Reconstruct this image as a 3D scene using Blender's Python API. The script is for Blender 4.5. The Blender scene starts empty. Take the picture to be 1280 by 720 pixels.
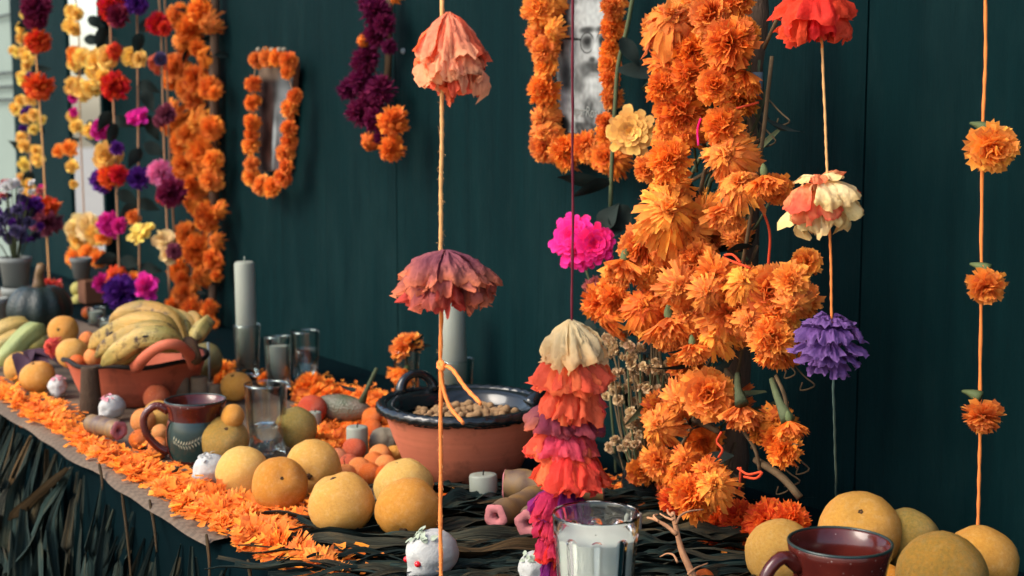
import bpy, math, random
import numpy as np
from mathutils import Vector, Matrix, Quaternion, noise

C = bpy.context.scene.collection
SC = bpy.context.scene
rnd = random.Random(7)
PI = math.pi
R_ = math.radians

# ------------------------------------------------------------------ camera
H_TABLE = 0.80
EYE = Vector((0.0, 0.0, 1.44))
PITCH = R_(7.0)
AZ = R_(180 - 34.3)
FPX = 1280 * 50 / 36.0
FW = Vector((math.cos(AZ) * math.cos(PITCH), math.sin(AZ) * math.cos(PITCH), -math.sin(PITCH)))
RT = Vector((math.sin(AZ), -math.cos(AZ), 0))
UP = RT.cross(FW)
cam_d = bpy.data.cameras.new('camera')
cam = bpy.data.objects.new('camera', cam_d)
C.objects.link(cam)
cam.matrix_world = Matrix.Translation(EYE) @ Matrix((RT, UP, -FW)).transposed().to_4x4()
cam_d.lens = 50
cam_d.sensor_width = 36
cam_d.clip_end = 500
cam_d.dof.use_dof = True
cam_d.dof.focus_distance = 1.95
cam_d.dof.aperture_fstop = 6.0
SC.camera = cam

# ------------------------------------------------------------------ light
w = bpy.data.worlds.new('World')
SC.world = w
w.use_nodes = True
nt = w.node_tree
sky = nt.nodes.new('ShaderNodeTexSky')
sky.sky_type = 'NISHITA'
sky.sun_disc = False
sky.sun_elevation = R_(42)
sky.sun_rotation = R_(187)
sky.air_density = 1.0
sky.dust_density = 2.5
bg = nt.nodes['Background']
bg.inputs['Strength'].default_value = 0.14
nt.links.new(sky.outputs[0], bg.inputs['Color'])
sd = bpy.data.lights.new('sun', 'SUN')
sd.energy = 1.25
sd.angle = R_(34)
sd.color = (1.0, 0.93, 0.82)
sun = bpy.data.objects.new('sun', sd)
C.objects.link(sun)
SUNV = Vector((-0.32 * math.cos(R_(42)), -0.95 * math.cos(R_(42)), math.sin(R_(42))))
sun.rotation_euler = SUNV.to_track_quat('Z', 'Y').to_euler()
sun.location = (-1, -3, 5)
SC.view_settings.view_transform = 'Standard'
SC.view_settings.look = 'None'
SC.view_settings.exposure = 1.3
SC.view_settings.gamma = 1
SC.cycles.max_bounces = 10
SC.cycles.transparent_max_bounces = 24
SC.cycles.use_denoising = True

# ------------------------------------------------------------------ photo pixel -> place
def ray(x, y):
    return FW + RT * ((x - 640) / FPX) + UP * ((360 - y) / FPX)
def at_d(x, y, d):
    return EYE + ray(x, y) * d
def at_Y(x, y, Y):
    r = ray(x, y)
    return EYE + r * (Y / r.y)
def at_Z(x, y, z=H_TABLE):
    r = ray(x, y)
    return EYE + r * ((z - EYE.z) / r.z)
def depth(p):
    return (p - EYE).dot(FW)
def ball_on(x, y, rpx, z=H_TABLE):
    r = ray(x, y)
    d = (EYE.z - z) / (-r.z + rpx / FPX)
    return EYE + r * d, rpx * d / FPX
WALL_Y = 1.72
EDGE_Y = 0.81

# ------------------------------------------------------------------ mesh helper
class MB:
    def __init__(s):
        s.v = []; s.f = []; s.m = []; s.uv = []
    def vert(s, p, uv=(0, 0)):
        s.v.append((p[0], p[1], p[2])); s.uv.append(uv)
        return len(s.v) - 1
    def face(s, idx, mi=0):
        s.f.append(tuple(idx)); s.m.append(mi)
    def grid(s, rows, mi=0, close=False):
        n = len(rows[0]); b = len(s.v); nr = len(rows)
        for j, row in enumerate(rows):
            for i, p in enumerate(row):
                s.vert(p, (i / max(1, n - 1), j / max(1, nr - 1)))
        for j in range(nr - 1):
            for i in range(n if close else n - 1):
                i2 = (i + 1) % n
                s.face((b + j * n + i, b + j * n + i2, b + (j + 1) * n + i2, b + (j + 1) * n + i), mi)
        return b
    def tube(s, path, rad, n=6, mi=0, caps=True, twist=0.0, lobes=0, lob=0.0):
        path = [Vector(p) for p in path]
        k = len(path)
        if not isinstance(rad, (list, tuple)):
            rad = [rad] * k
        rows = []
        ref = Vector((0.13, 0.27, 1)).normalized()
        t0 = (path[1] - path[0]).normalized()
        if abs(t0.dot(ref)) > .93: ref = Vector((1, 0.2, 0)).normalized()
        a = (ref - t0 * ref.dot(t0)).normalized()
        for i in range(k):
            t = (path[min(k - 1, i + 1)] - path[max(0, i - 1)]).normalized()
            a = (a - t * a.dot(t)).normalized()
            bb = t.cross(a)
            row = []
            for q in range(n):
                an = 2 * PI * q / n
                rr = rad[i]
                if lobes: rr *= 1 + lob * math.cos(lobes * (an + twist * i))
                row.append(path[i] + (a * math.cos(an) + bb * math.sin(an)) * rr)
            rows.append(row)
        b = s.grid(rows, mi, True)
        if caps:
            s.face([b + q for q in range(n)][::-1], mi)
            s.face([b + (k - 1) * n + q for q in range(n)], mi)
    def lathe(s, prof, n=32, c=(0, 0, 0), mi=0, fn=None, capb=False, capt=False):
        rows = []
        for r, z in prof:
            row = []
            for q in range(n):
                an = 2 * PI * q / n
                rr = fn(r, z, an) if fn else r
                row.append((c[0] + rr * math.cos(an), c[1] + rr * math.sin(an), c[2] + z))
            rows.append(row)
        b = s.grid(rows, mi, True)
        if capb: s.face([b + q for q in range(n)][::-1], mi)
        if capt: s.face([b + (len(prof) - 1) * n + q for q in range(n)], mi)
    def box(s, x0, x1, y0, y1, z0, z1, mi=0):
        b = len(s.v)
        for z in (z0, z1):
            for x, y in ((x0, y0), (x1, y0), (x1, y1), (x0, y1)):
                s.vert((x, y, z))
        for q in ((0, 3, 2, 1), (4, 5, 6, 7), (0, 1, 5, 4), (1, 2, 6, 5), (2, 3, 7, 6), (3, 0, 4, 7)):
            s.face([b + i for i in q], mi)
    def xf(s, M):
        s.v = [tuple(M @ Vector(p)) for p in s.v]
        return s
    def add(s, o, M=None, mi=0):
        b = len(s.v)
        for p, uv in zip(o.v, o.uv):
            s.vert(M @ Vector(p) if M else p, uv)
        for f, m in zip(o.f, o.m):
            s.face([b + i for i in f], m + mi)
    def mesh(s, name, mats, smooth=True):
        me = bpy.data.meshes.new(name)
        me.from_pydata(s.v, [], s.f)
        for m in (mats if isinstance(mats, (list, tuple)) else [mats]):
            me.materials.append(m)
        nf = len(s.f)
        if nf:
            me.polygons.foreach_set('material_index', s.m)
            me.polygons.foreach_set('use_smooth', [smooth] * nf)
            ul = me.uv_layers.new(name='UVMap')
            li = np.empty(len(me.loops), dtype=np.int32)
            me.loops.foreach_get('vertex_index', li)
            ul.data.foreach_set('uv', np.array(s.uv, dtype=np.float32)[li].ravel())
        me.update()
        return me

def obj(name, geo, mats=None, parent=None, loc=None, rot=None, scale=None, smooth=True):
    me = geo.mesh(name, mats, smooth) if isinstance(geo, MB) else geo
    o = bpy.data.objects.new(name, me)
    C.objects.link(o)
    if parent is not None: o.parent = parent
    if loc is not None: o.location = loc
    if rot is not None:
        o.rotation_mode = 'QUATERNION'; o.rotation_quaternion = rot
    if scale is not None:
        o.scale = (scale, scale, scale) if isinstance(scale, (int, float)) else scale
    return o
def tag(o, label, cat, group=None, kind=None):
    if label: o['label'] = label
    if cat: o['category'] = cat
    if group: o['group'] = group
    if kind: o['kind'] = kind
    return o
def thing(name, label, cat, loc, group=None):
    o = bpy.data.objects.new(name, None)
    o.empty_display_size = .02
    C.objects.link(o)
    o.location = loc
    return tag(o, label, cat, group)
def aim(d, spin=0.0):
    return Vector(d).normalized().to_track_quat('Z', 'Y') @ Quaternion((0, 0, 1), spin)

# ------------------------------------------------------------------ materials
def lin(c):
    return tuple((x / 255 / 12.92) if x / 255 <= .04045 else ((x / 255 + .055) / 1.055) ** 2.4 for x in c) + (1,)
class NT:
    def __init__(s, name):
        s.m = bpy.data.materials.new(name); s.m.use_nodes = True
        s.t = s.m.node_tree; s.b = s.t.nodes['Principled BSDF']; s.out = s.t.nodes['Material Output']
    def n(s, ty, **kw):
        nd = s.t.nodes.new(ty)
        for k, v in kw.items(): setattr(nd, k, v)
        return nd
    def l(s, a, b): s.t.links.new(a, b)
    def noise(s, scale, detail=4, rough=.55, vec=None, dim='3D'):
        nd = s.n('ShaderNodeTexNoise'); nd.inputs['Scale'].default_value = scale
        nd.inputs['Detail'].default_value = detail; nd.inputs['Roughness'].default_value = rough
        if vec is not None: s.l(vec, nd.inputs['Vector'])
        return nd.outputs['Fac']
    def ramp(s, fac, stops):
        nd = s.n('ShaderNodeValToRGB'); e = nd.color_ramp.elements
        while len(e) < len(stops): e.new(.5)
        for q, (p, c) in enumerate(stops):
            e[q].position = p; e[q].color = c if len(c) == 4 else tuple(c) + (1,)
        s.l(fac, nd.inputs['Fac']); return nd.outputs['Color']
    def mix(s, fac, a, b, mode='MIX'):
        nd = s.n('ShaderNodeMix', data_type='RGBA', blend_type=mode)
        for sock, val in ((nd.inputs['Factor'], fac), (nd.inputs[6], a), (nd.inputs[7], b)):
            if isinstance(val, (float, int)): sock.default_value = val
            elif isinstance(val, tuple): sock.default_value = val if len(val) == 4 else val + (1,)
            else: s.l(val, sock)
        return nd.outputs[2]
    def hsv(s, col, h=None, sat=None, val=None):
        nd = s.n('ShaderNodeHueSaturation')
        s.l(col, nd.inputs['Color'])
        for k, v in (('Hue', h), ('Saturation', sat), ('Value', val)):
            if v is None: continue
            if isinstance(v, (int, float)): nd.inputs[k].default_value = v
            else: s.l(v, nd.inputs[k])
        return nd.outputs['Color']
    def rng(s, fac, a, b):
        nd = s.n('ShaderNodeMapRange'); s.l(fac, nd.inputs['Value'])
        nd.inputs['To Min'].default_value = a; nd.inputs['To Max'].default_value = b
        return nd.outputs['Result']
    def coord(s, which='Object', scale=None):
        o = s.n('ShaderNodeTexCoord').outputs[which]
        if scale:
            mp = s.n('ShaderNodeMapping'); mp.inputs['Scale'].default_value = scale
            s.l(o, mp.inputs['Vector']); o = mp.outputs['Vector']
        return o
    def bump(s, h, strength=.3, dist=.002):
        nd = s.n('ShaderNodeBump'); nd.inputs['Strength'].default_value = strength
        nd.inputs['Distance'].default_value = dist
        s.l(h, nd.inputs['Height']); s.l(nd.outputs['Normal'], s.b.inputs['Normal']); return nd
    def col(s, c): s.l(c, s.b.inputs['Base Color'])
    def rough(s, v, spec=None):
        if isinstance(v, (int, float)): s.b.inputs['Roughness'].default_value = v
        else: s.l(v, s.b.inputs['Roughness'])
        if spec is not None: s.b.inputs['Specular IOR Level'].default_value = spec

def m_petal(name, c1, c2, tip=None, tipf=.0, var=.25, hv=.02, trans=.25, nscale=40):
    k = NT(name)
    isl = k.n('ShaderNodeNewGeometry').outputs['Random Per Island']
    oi = k.n('ShaderNodeObjectInfo').outputs['Random']
    f = k.noise(nscale, 3, .6, k.coord('Object'))
    c = k.mix(k.rng(f, -.6, 1.6), lin(c1), lin(c2))
    if tip:
        uv = k.n('ShaderNodeUVMap').outputs['UV']
        sep = k.n('ShaderNodeSeparateXYZ'); k.l(uv, sep.inputs[0])
        pw = k.n('ShaderNodeMath', operation='POWER'); k.l(sep.outputs['Y'], pw.inputs[0]); pw.inputs[1].default_value = 3.0
        ml = k.n('ShaderNodeMath', operation='MULTIPLY'); k.l(pw.outputs[0], ml.inputs[0]); ml.inputs[1].default_value = tipf
        c = k.mix(ml.outputs[0], c, lin(tip))
    c = k.hsv(c, k.rng(isl, .5 - hv, .5 + hv), 1.0, k.rng(isl, 1 - var, 1 + var))
    c = k.hsv(c, k.rng(oi, .5 - hv * .6, .5 + hv * .6), 1.0, k.rng(oi, 1 - var * .5, 1 + var * .3))
    k.col(c); k.rough(.75, .2)
    k.bump(k.noise(nscale * 6, 3, .6, k.coord('Object')), .35, .01)
    if trans:
        tr = k.n('ShaderNodeBsdfTranslucent'); k.l(c, tr.inputs['Color'])
        mx = k.n('ShaderNodeMixShader'); mx.inputs[0].default_value = trans
        k.l(k.b.outputs[0], mx.inputs[1]); k.l(tr.outputs[0], mx.inputs[2]); k.l(mx.outputs[0], k.out.inputs['Surface'])
    return k.m
def m_plain(name, c, rough=.6, var=.15, scale=20, bump=.2, spec=.3, metal=0, stretch=None, bd=.002):
    k = NT(name)
    v = k.coord('Object', stretch)
    f = k.noise(scale, 5, .6, v)
    oi = k.n('ShaderNodeObjectInfo').outputs['Random']
    cc = k.hsv(k.mix(0.0, lin(c), lin(c)), .5, 1.0, k.rng(f, 1 - var * 1.8, 1 + var * 1.8))
    cc = k.hsv(cc, .5, 1.0, k.rng(oi, 1 - var, 1 + var))
    k.col(cc); k.rough(rough, spec); k.b.inputs['Metallic'].default_value = metal
    if bump: k.bump(k.noise(scale * 4, 4, .6, v), bump, bd)
    return k.m
def m_fruit(name, c1, c2, spot, spots=.62, rough=.44, pore=260):
    k = NT(name)
    oi = k.n('ShaderNodeObjectInfo').outputs['Random']
    v = k.coord('Object')
    ad = k.n('ShaderNodeVectorMath', operation='ADD'); k.l(v, ad.inputs[0])
    cb = k.n('ShaderNodeCombineXYZ'); k.l(k.rng(oi, 0, 50), cb.inputs[0]); k.l(k.rng(oi, 9, 0), cb.inputs[1]); k.l(cb.outputs[0], ad.inputs[1])
    vv = ad.outputs[0]
    c = k.mix(k.ramp(k.noise(11, 3, .6, vv), [(.35, (0, 0, 0)), (.7, (1, 1, 1))]), lin(c1), lin(c2))
    st = k.ramp(k.noise(34, 6, .7, vv), [(spots, (0, 0, 0)), (spots + .1, (1, 1, 1))])
    st2 = k.ramp(k.noise(9, 2, .5, vv), [(.42, (0, 0, 0)), (.58, (1, 1, 1))])
    c = k.mix(k.mix(1.0, st, st2, 'MULTIPLY'), c, lin(spot))
    blot = k.ramp(k.noise(16, 5, .65, vv), [(.48, (0, 0, 0)), (.75, (.36, .36, .36))])
    c = k.mix(blot, c, k.hsv(c, .485, 1.05, .68))
    pal = k.ramp(k.noise(6, 3, .6, vv), [(.5, (0, 0, 0)), (.72, (.5, .5, .5))])
    c = k.mix(pal, c, k.hsv(c, .51, .85, 1.12))
    fine = k.ramp(k.noise(110, 4, .75, vv), [(.60, (0, 0, 0)), (.74, (1, 1, 1))])
    fm = k.n('ShaderNodeMath', operation='MULTIPLY'); k.l(fine, fm.inputs[0]); fm.inputs[1].default_value = .22
    c = k.mix(fm.outputs[0], c, lin(spot))
    c = k.hsv(c, k.rng(oi, .485, .512), k.rng(oi, 1.04, .93), k.rng(oi, .86, 1.1))
    k.col(c); k.rough(rough, .42)
    vo = k.n('ShaderNodeTexVoronoi'); vo.inputs['Scale'].default_value = pore * .8; k.l(vv, vo.inputs['Vector'])
    k.bump(vo.outputs['Distance'], .7, .002)
    return k.m
def m_glass(name, tint=(.97, .99, .98), base=.05, edge=.75):
    k = NT(name)
    lw = k.n('ShaderNodeLayerWeight'); lw.inputs['Blend'].default_value = .28
    tr = k.n('ShaderNodeBsdfTransparent'); tr.inputs[0].default_value = tint + (1,)
    gl = k.n('ShaderNodeBsdfGlossy'); gl.inputs['Roughness'].default_value = .03
    gl.inputs[0].default_value = (.85, .9, .9, 1)
    mx = k.n('ShaderNodeMixShader'); k.l(k.rng(lw.outputs['Fresnel'], base * .4, edge), mx.inputs[0])
    k.l(tr.outputs[0], mx.inputs[1]); k.l(gl.outputs[0], mx.inputs[2]); k.l(mx.outputs[0], k.out.inputs['Surface'])
    return k.m

M = {}
# petals of marigolds and other flowers
M['marigold'] = m_petal('marigold_petal', (248, 142, 54), (251, 158, 66), (254, 174, 90), .5, .2, .012, .34, 3)
M['marigold_deep'] = m_petal('marigold_petal_deep', (246, 128, 44), (250, 144, 54), (252, 160, 74), .4, .2, .012, .34, 3)
M['marigold_red'] = m_petal('marigold_petal_red', (238, 98, 36), (246, 118, 46), (250, 136, 58), .4, .16, .012, .42, 3)
for nm, a, b, t in (('red', (200, 22, 22), (226, 40, 30), (240, 70, 48)), ('redorange', (226, 62, 22), (238, 84, 36), (246, 110, 60)),
                    ('magenta', (214, 12, 128), (232, 34, 150), (240, 90, 190)), ('pink', (238, 120, 180), (232, 90, 160), (250, 190, 215)),
                    ('violet', (74, 22, 110), (94, 34, 136), (120, 60, 160)), ('yellow', (248, 198, 92), (251, 210, 108), (253, 222, 140)),
                    ('lemon', (238, 206, 90), (246, 216, 110), (250, 228, 140)), ('cream', (240, 206, 140), (246, 220, 150), (250, 236, 190)),
                    ('wine', (112, 16, 52), (134, 26, 62), (150, 50, 84)), ('dusty', (124, 50, 76), (146, 66, 86), (166, 90, 104)),
                    ('coral', (232, 84, 60), (240, 108, 80), (246, 150, 120)), ('cocks', (96, 12, 56), (122, 18, 70), (140, 40, 90)),
                    ('white', (214, 212, 206), (226, 224, 220), (236, 232, 230)), ('zinnia', (244, 184, 92), (248, 196, 104), (250, 208, 124)),
                    ('hotpink', (246, 8, 108), (250, 30, 130), (250, 90, 190)), ('lilac', (60, 52, 84), (80, 70, 108), (120, 110, 140)),
                    ('statice', (196, 160, 116), (210, 178, 134), (226, 200, 160)), ('rosepink', (198, 90, 92), (210, 110, 110), (224, 140, 136))):
    M[nm] = m_petal('petal_' + nm, a, b, t, .5, .15, .012, .25, 4)
# crepe paper: base colour, second colour in patches, colour of the edge
for nm, a, b, t, tf in (('peach', (244, 132, 98), (249, 154, 116), (252, 182, 132), .6), ('mauve', (122, 66, 86), (156, 88, 98), (240, 126, 78), .7),
                        ('mauve_in', (168, 52, 70), (190, 70, 74), (226, 90, 60), .6),
                        ('p_cream', (226, 206, 160), (236, 206, 150), (246, 170, 90), .5), ('p_coral', (246, 96, 58), (248, 122, 84), (250, 110, 70), .5),
                        ('p_plum', (126, 52, 82), (150, 64, 80), (190, 80, 70), .5), ('p_pink', (240, 70, 100), (248, 96, 110), (250, 90, 70), .6),
                        ('p_red', (242, 58, 52), (248, 84, 62), (250, 100, 66), .4), ('p_magenta', (176, 34, 84), (200, 46, 96), (216, 60, 60), .5),
                        ('p_purple', (96, 26, 104), (140, 32, 100), (180, 60, 140), .4), ('p_scarlet', (216, 34, 34), (234, 56, 40), (240, 80, 56), .4),
                        ('p_ivory', (232, 206, 140), (240, 218, 168), (244, 190, 110), .5), ('p_ivoryred', (226, 80, 60), (238, 180, 120), (228, 70, 56), .7),
                        ('p_violet', (88, 54, 116), (112, 74, 138), (150, 112, 172), .6)):
    M[nm] = m_petal('crepe_' + nm, a, b, t, tf, .2, .012, .38, 34)
M['marigold_brown'] = m_petal('marigold_petal_brown', (196, 92, 34), (214, 112, 42), (226, 130, 58), .4, .25, .015, .3, 3)
M['calyx'] = m_plain('green_calyx', (86, 98, 58), .7, .15, 60, .2)
M['stem'] = m_plain('dry_green_stem', (72, 80, 52), .8, .25, 60, .3)
M['stem_brown'] = m_plain('dry_brown_stem', (92, 74, 50), .85, .25, 60, .4)
M['leaf_dark'] = m_plain('dark_green_leaf', (18, 32, 26), .8, .2, 30, .3)
def m_husk(name, c1, c2, c3):
    k = NT(name)
    uv = k.n('ShaderNodeUVMap').outputs['UV']
    oi = k.n('ShaderNodeObjectInfo').outputs['Random']
    def st(sx, sy):
        mp = k.n('ShaderNodeMapping'); mp.inputs['Scale'].default_value = (sx, sy, 1); k.l(uv, mp.inputs['Vector'])
        cb = k.n('ShaderNodeCombineXYZ'); k.l(k.rng(oi, 0, 60), cb.inputs[2])
        ad = k.n('ShaderNodeVectorMath', operation='ADD'); k.l(mp.outputs[0], ad.inputs[0]); k.l(cb.outputs[0], ad.inputs[1]); return ad.outputs[0]
    vein = k.noise(1.0, 3, .6, st(26, 1.2)); blot = k.noise(1.0, 4, .6, st(3, 5))
    c = k.mix(k.ramp(vein, [(.35, (0, 0, 0)), (.68, (1, 1, 1))]), lin(c1), lin(c2))
    c = k.mix(k.ramp(blot, [(.5, (0, 0, 0)), (.75, (.8, .8, .8))]), c, lin(c3))
    c = k.hsv(c, .5, 1.0, k.rng(oi, .7, 1.25))
    k.col(c); k.rough(.8, .15); k.bump(vein, 1.0, .004)
    return k.m
M['husk'] = m_husk('dried_corn_leaf', (22, 26, 22), (74, 72, 56), (100, 82, 52))
M['husk_green'] = m_husk('dried_green_leaf', (8, 22, 22), (46, 64, 58), (78, 76, 56))
M['husk_tan'] = m_husk('dried_tan_leaf', (62, 48, 30), (104, 80, 48), (52, 50, 38))
M['leaf_purple'] = m_plain('dark_purple_leaf', (58, 34, 46), .7, .2, 30, .3)
M['grapefruit'] = m_fruit('yellow_orange_peel', (232, 166, 60), (224, 154, 50), (140, 88, 30), .6)
M['grapefruit_pale'] = m_fruit('pale_yellow_peel', (230, 174, 74), (222, 158, 56), (130, 86, 34), .6)
M['grapefruit_green'] = m_fruit('greenish_yellow_peel', (190, 144, 54), (158, 130, 54), (96, 76, 30), .58)
M['tangerine'] = m_fruit('tangerine_peel', (238, 132, 34), (230, 118, 28), (150, 64, 20), .64)
M['apple'] = m_fruit('red_orange_peel', (196, 74, 44), (222, 116, 48), (130, 40, 24), .62, .35)
M['guava'] = m_fruit('yellow_green_peel', (192, 176, 84), (170, 166, 78), (116, 104, 50), .64)
M['mango'] = m_fruit('mango_skin', (146, 126, 60), (94, 100, 52), (56, 50, 26), .6)
M['banana'] = m_fruit('banana_peel', (184, 146, 66), (132, 122, 58), (54, 36, 20), .52, .5, 400)
M['banana_green'] = m_fruit('banana_peel_green', (150, 152, 84), (120, 132, 74), (62, 50, 30), .66, .5, 400)
M['squash'] = m_fruit('squash_rind', (70, 82, 56), (128, 108, 92), (50, 46, 34), .58, .45)
M['pumpkin'] = m_fruit('dark_green_rind', (12, 28, 24), (20, 38, 30), (120, 90, 56), .68, .4)
M['scar'] = m_plain('brown_stem_scar', (72, 48, 24), .8, .2, 200, .4)
M['black'] = m_plain('black_mark', (24, 20, 16), .8, .1, 50, .2)
M['wax'] = m_plain('candle_wax', (136, 140, 126), .5, .04, 30, .06)
M['wax'].node_tree.nodes['Principled BSDF'].inputs['Subsurface Weight'].default_value = .25
M['wax'].node_tree.nodes['Principled BSDF'].inputs['Subsurface Radius'].default_value = (.012, .01, .007)
M['wax_pale'] = m_plain('pale_candle_wax', (182, 186, 172), .5, .05, 14, .1)
M['cord'] = m_plain('orange_cord', (236, 132, 62), .85, .1, 200, .5)
M['cord_pale'] = m_plain('pale_orange_cord', (226, 168, 104), .85, .1, 200, .5)
M['cord_tan'] = m_plain('tan_cord', (170, 128, 92), .85, .1, 200, .5)
M['cord_wine'] = m_plain('wine_red_thread', (104, 26, 40), .8, .1, 200, .4)
M['cord_red'] = m_plain('orange_red_tie', (206, 70, 34), .85, .1, 200, .5)
M['cord_green'] = m_plain('grey_green_cord', (96, 122, 110), .85, .1, 200, .5)
M['glass'] = m_glass('clear_glass')
M['steel'] = m_plain('dull_wire', (110, 120, 122), .4, .1, 60, .1)
M['stone'] = m_plain('pitted_stone', (196, 182, 156), .9, .2, 26, .9, .2, bd=.01)
M['cone'] = m_plain('brown_sugar_cone', (132, 112, 88), .85, .14, 60, .8, .2, bd=.004)
M['cone_dark'] = m_plain('dark_sugar_cone', (70, 54, 40), .85, .14, 60, .8, .2, bd=.004)
M['sugar'] = m_plain('white_sugar', (172, 172, 166), .8, .04, 60, .5, .3, bd=.003)
M['icing_green'] = m_plain('green_icing', (150, 160, 138), .6, .06, 60, .3)
M['icing_pink'] = m_plain('pink_icing', (226, 150, 160), .6, .06, 60, .3)
M['nut'] = m_plain('peanut_shell', (158, 124, 86), .8, .12, 70, .7, .2, bd=.003)
M['card'] = m_plain('brown_card', (106, 68, 46), .8, .1, 20, .2)
M['pot_grey'] = m_plain('pale_grey_pot', (120, 124, 118), .6, .08, 12, .2)
M['wood_stick'] = m_plain('weathered_stick', (96, 74, 52), .85, .2, 30, .6, stretch=(3, 3, .4))
M['post'] = m_plain('brown_bark', (84, 66, 52), .9, .25, 24, .9, .2, stretch=(2, 2, .3), bd=.006)
M['twig'] = m_plain('pinkish_twig', (190, 136, 96), .8, .15, 60, .5)
M['pale_panel'] = m_plain('pale_green_panel', (120, 134, 124), .7, .05, 3, .05)
M['cable'] = m_plain('black_cable', (22, 24, 26), .6, .1, 20, 0)

k = NT('thick_glass'); k.b.inputs['Base Color'].default_value = (.97, .985, .975, 1); k.b.inputs['Transmission Weight'].default_value = 1; k.rough(0.0); k.b.inputs['IOR'].default_value = 1.45; M['thick'] = k.m
k = NT('red_sequin'); k.b.inputs['Base Color'].default_value = lin((214, 24, 34)); k.rough(.15, .6); M['sequin'] = k.m
k = NT('water'); k.b.inputs['Base Color'].default_value = (.93, .96, .95, 1); k.b.inputs['Transmission Weight'].default_value = 1
k.rough(0.0); k.b.inputs['IOR'].default_value = 1.33; M['water'] = k.m
k = NT('mirror_glass'); k.b.inputs['Base Color'].default_value = (.86, .88, .87, 1); k.b.inputs['Metallic'].default_value = 1; k.rough(.03); M['mirror'] = k.m

# terracotta, fired with smoky marks
def m_clay(name, c1, c2, dark):
    k = NT(name); v = k.coord('Object')
    c = k.mix(k.ramp(k.noise(7, 5, .6, v), [(.3, (0, 0, 0)), (.7, (1, 1, 1))]), lin(c1), lin(c2))
    ring = k.noise(5, 4, .5, k.coord('Object', (.6, .6, 30)))
    c = k.hsv(c, .5, 1.0, k.rng(ring, .82, 1.18))
    c = k.mix(k.ramp(k.noise(14, 4, .6, v), [(.58, (0, 0, 0)), (.74, (.75, .75, .75))]), c, lin(dark))
    k.col(c); k.rough(.72, .3)
    k.bump(k.noise(60, 4, .6, k.coord('Object', (1, 1, 8))), .25, .002)
    return k.m
M['clay'] = m_clay('terracotta', (190, 108, 78), (168, 92, 64), (96, 58, 42))
M['clay_red'] = m_clay('red_terracotta', (186, 96, 66), (172, 86, 60), (92, 54, 42))
def m_glaze(name, c, c2, rough=.12, dots=None):
    k = NT(name); v = k.coord('Object')
    cc = k.mix(k.ramp(k.noise(18, 4, .6, v), [(.4, (0, 0, 0)), (.7, (1, 1, 1))]), lin(c), lin(c2))
    if dots:
        vo = k.n('ShaderNodeTexVoronoi'); vo.inputs['Scale'].default_value = 160; k.l(v, vo.inputs['Vector'])
        d = k.ramp(vo.outputs['Distance'], [(.10, (1, 1, 1)), (.16, (0, 0, 0))])
        sel = k.ramp(k.noise(20, 2, .5, v), [(.52, (0, 0, 0)), (.6, (1, 1, 1))])
        cc = k.mix(k.mix(1.0, d, sel, 'MULTIPLY'), cc, lin(dots))
    k.col(cc); k.rough(rough, .4); k.b.inputs['Coat Weight'].default_value = .2
    k.bump(k.noise(25, 3, .5, v), .12, .004)
    return k.m
M['glaze_black'] = m_glaze('black_glaze', (16, 22, 24), (28, 32, 32), .16)
M['glaze_brown'] = m_glaze('oxblood_glaze', (66, 22, 18), (88, 32, 24), .18, (170, 150, 140))
M['glaze_green'] = m_glaze('dark_green_glaze', (24, 44, 42), (36, 56, 50), .28)
M['glaze_leaf'] = m_glaze('pale_slip', (150, 150, 126), (128, 132, 112), .25)

# dark painted boards
k = NT('dark_teal_paint'); v = k.coord('Object', (9, 9, .55)); oi = k.n('ShaderNodeObjectInfo').outputs['Random']
gr = k.noise(3.2, 7, .62, v)
c = k.mix(k.ramp(gr, [(.3, (0, 0, 0)), (.72, (1, 1, 1))]), (.0004, .0092, .0104), (.0014, .0150, .0162))
scf = k.ramp(k.noise(2.6, 8, .75, k.coord('Object', (2, 2, .6))), [(.48, (0, 0, 0)), (.7, (.8, .8, .8))])
chip = k.ramp(k.noise(38, 6, .7, k.coord('Object', (1.5, 1.5, .5))), [(.70, (0, 0, 0)), (.76, (.55, .55, .55))])
c = k.mix(scf, c, (.0050, .0200, .0205))
c = k.mix(chip, c, (.018, .034, .034))
c = k.hsv(c, .5, 1.0, k.rng(oi, .85, 1.12))
k.col(c); k.rough(k.rng(gr, .62, .8), .05); k.bump(k.noise(12, 6, .65, v), .7, .006); M['paint'] = k.m
# black cloth
k = NT('black_cloth'); v = k.coord('Object')
k.col(k.hsv(k.mix(0.0, (.0003, .0050, .0064), (.0003, .0050, .0064)), .5, 1.0, k.rng(k.noise(6, 5, .6, v), .7, 1.3)))
k.rough(.95, .03)
wv = k.n('ShaderNodeTexWave'); wv.inputs['Scale'].default_value = 300; k.l(v, wv.inputs['Vector']); k.bump(wv.outputs['Fac'], .2, .001)
M['cloth'] = k.m
# woven palm mat
k = NT('woven_palm'); v = k.coord('Object')
br = k.n('ShaderNodeTexChecker'); br.inputs['Scale'].default_value = 90; k.l(v, br.inputs['Vector'])
fib = k.noise(30, 4, .6, k.coord('Object', (1, 12, 1)))
c = k.mix(fib, lin((84, 70, 56)), lin((128, 110, 92)))
c = k.mix(k.ramp(k.noise(5, 4, .6, v), [(.4, (0, 0, 0)), (.7, (.6, .6, .6))]), c, lin((66, 58, 50)))
c = k.hsv(c, .5, 1.0, k.rng(br.outputs['Fac'], .85, 1.08))
k.col(c); k.rough(.85, .2); k.bump(br.outputs['Fac'], .5, .002); M['mat'] = k.m
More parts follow.
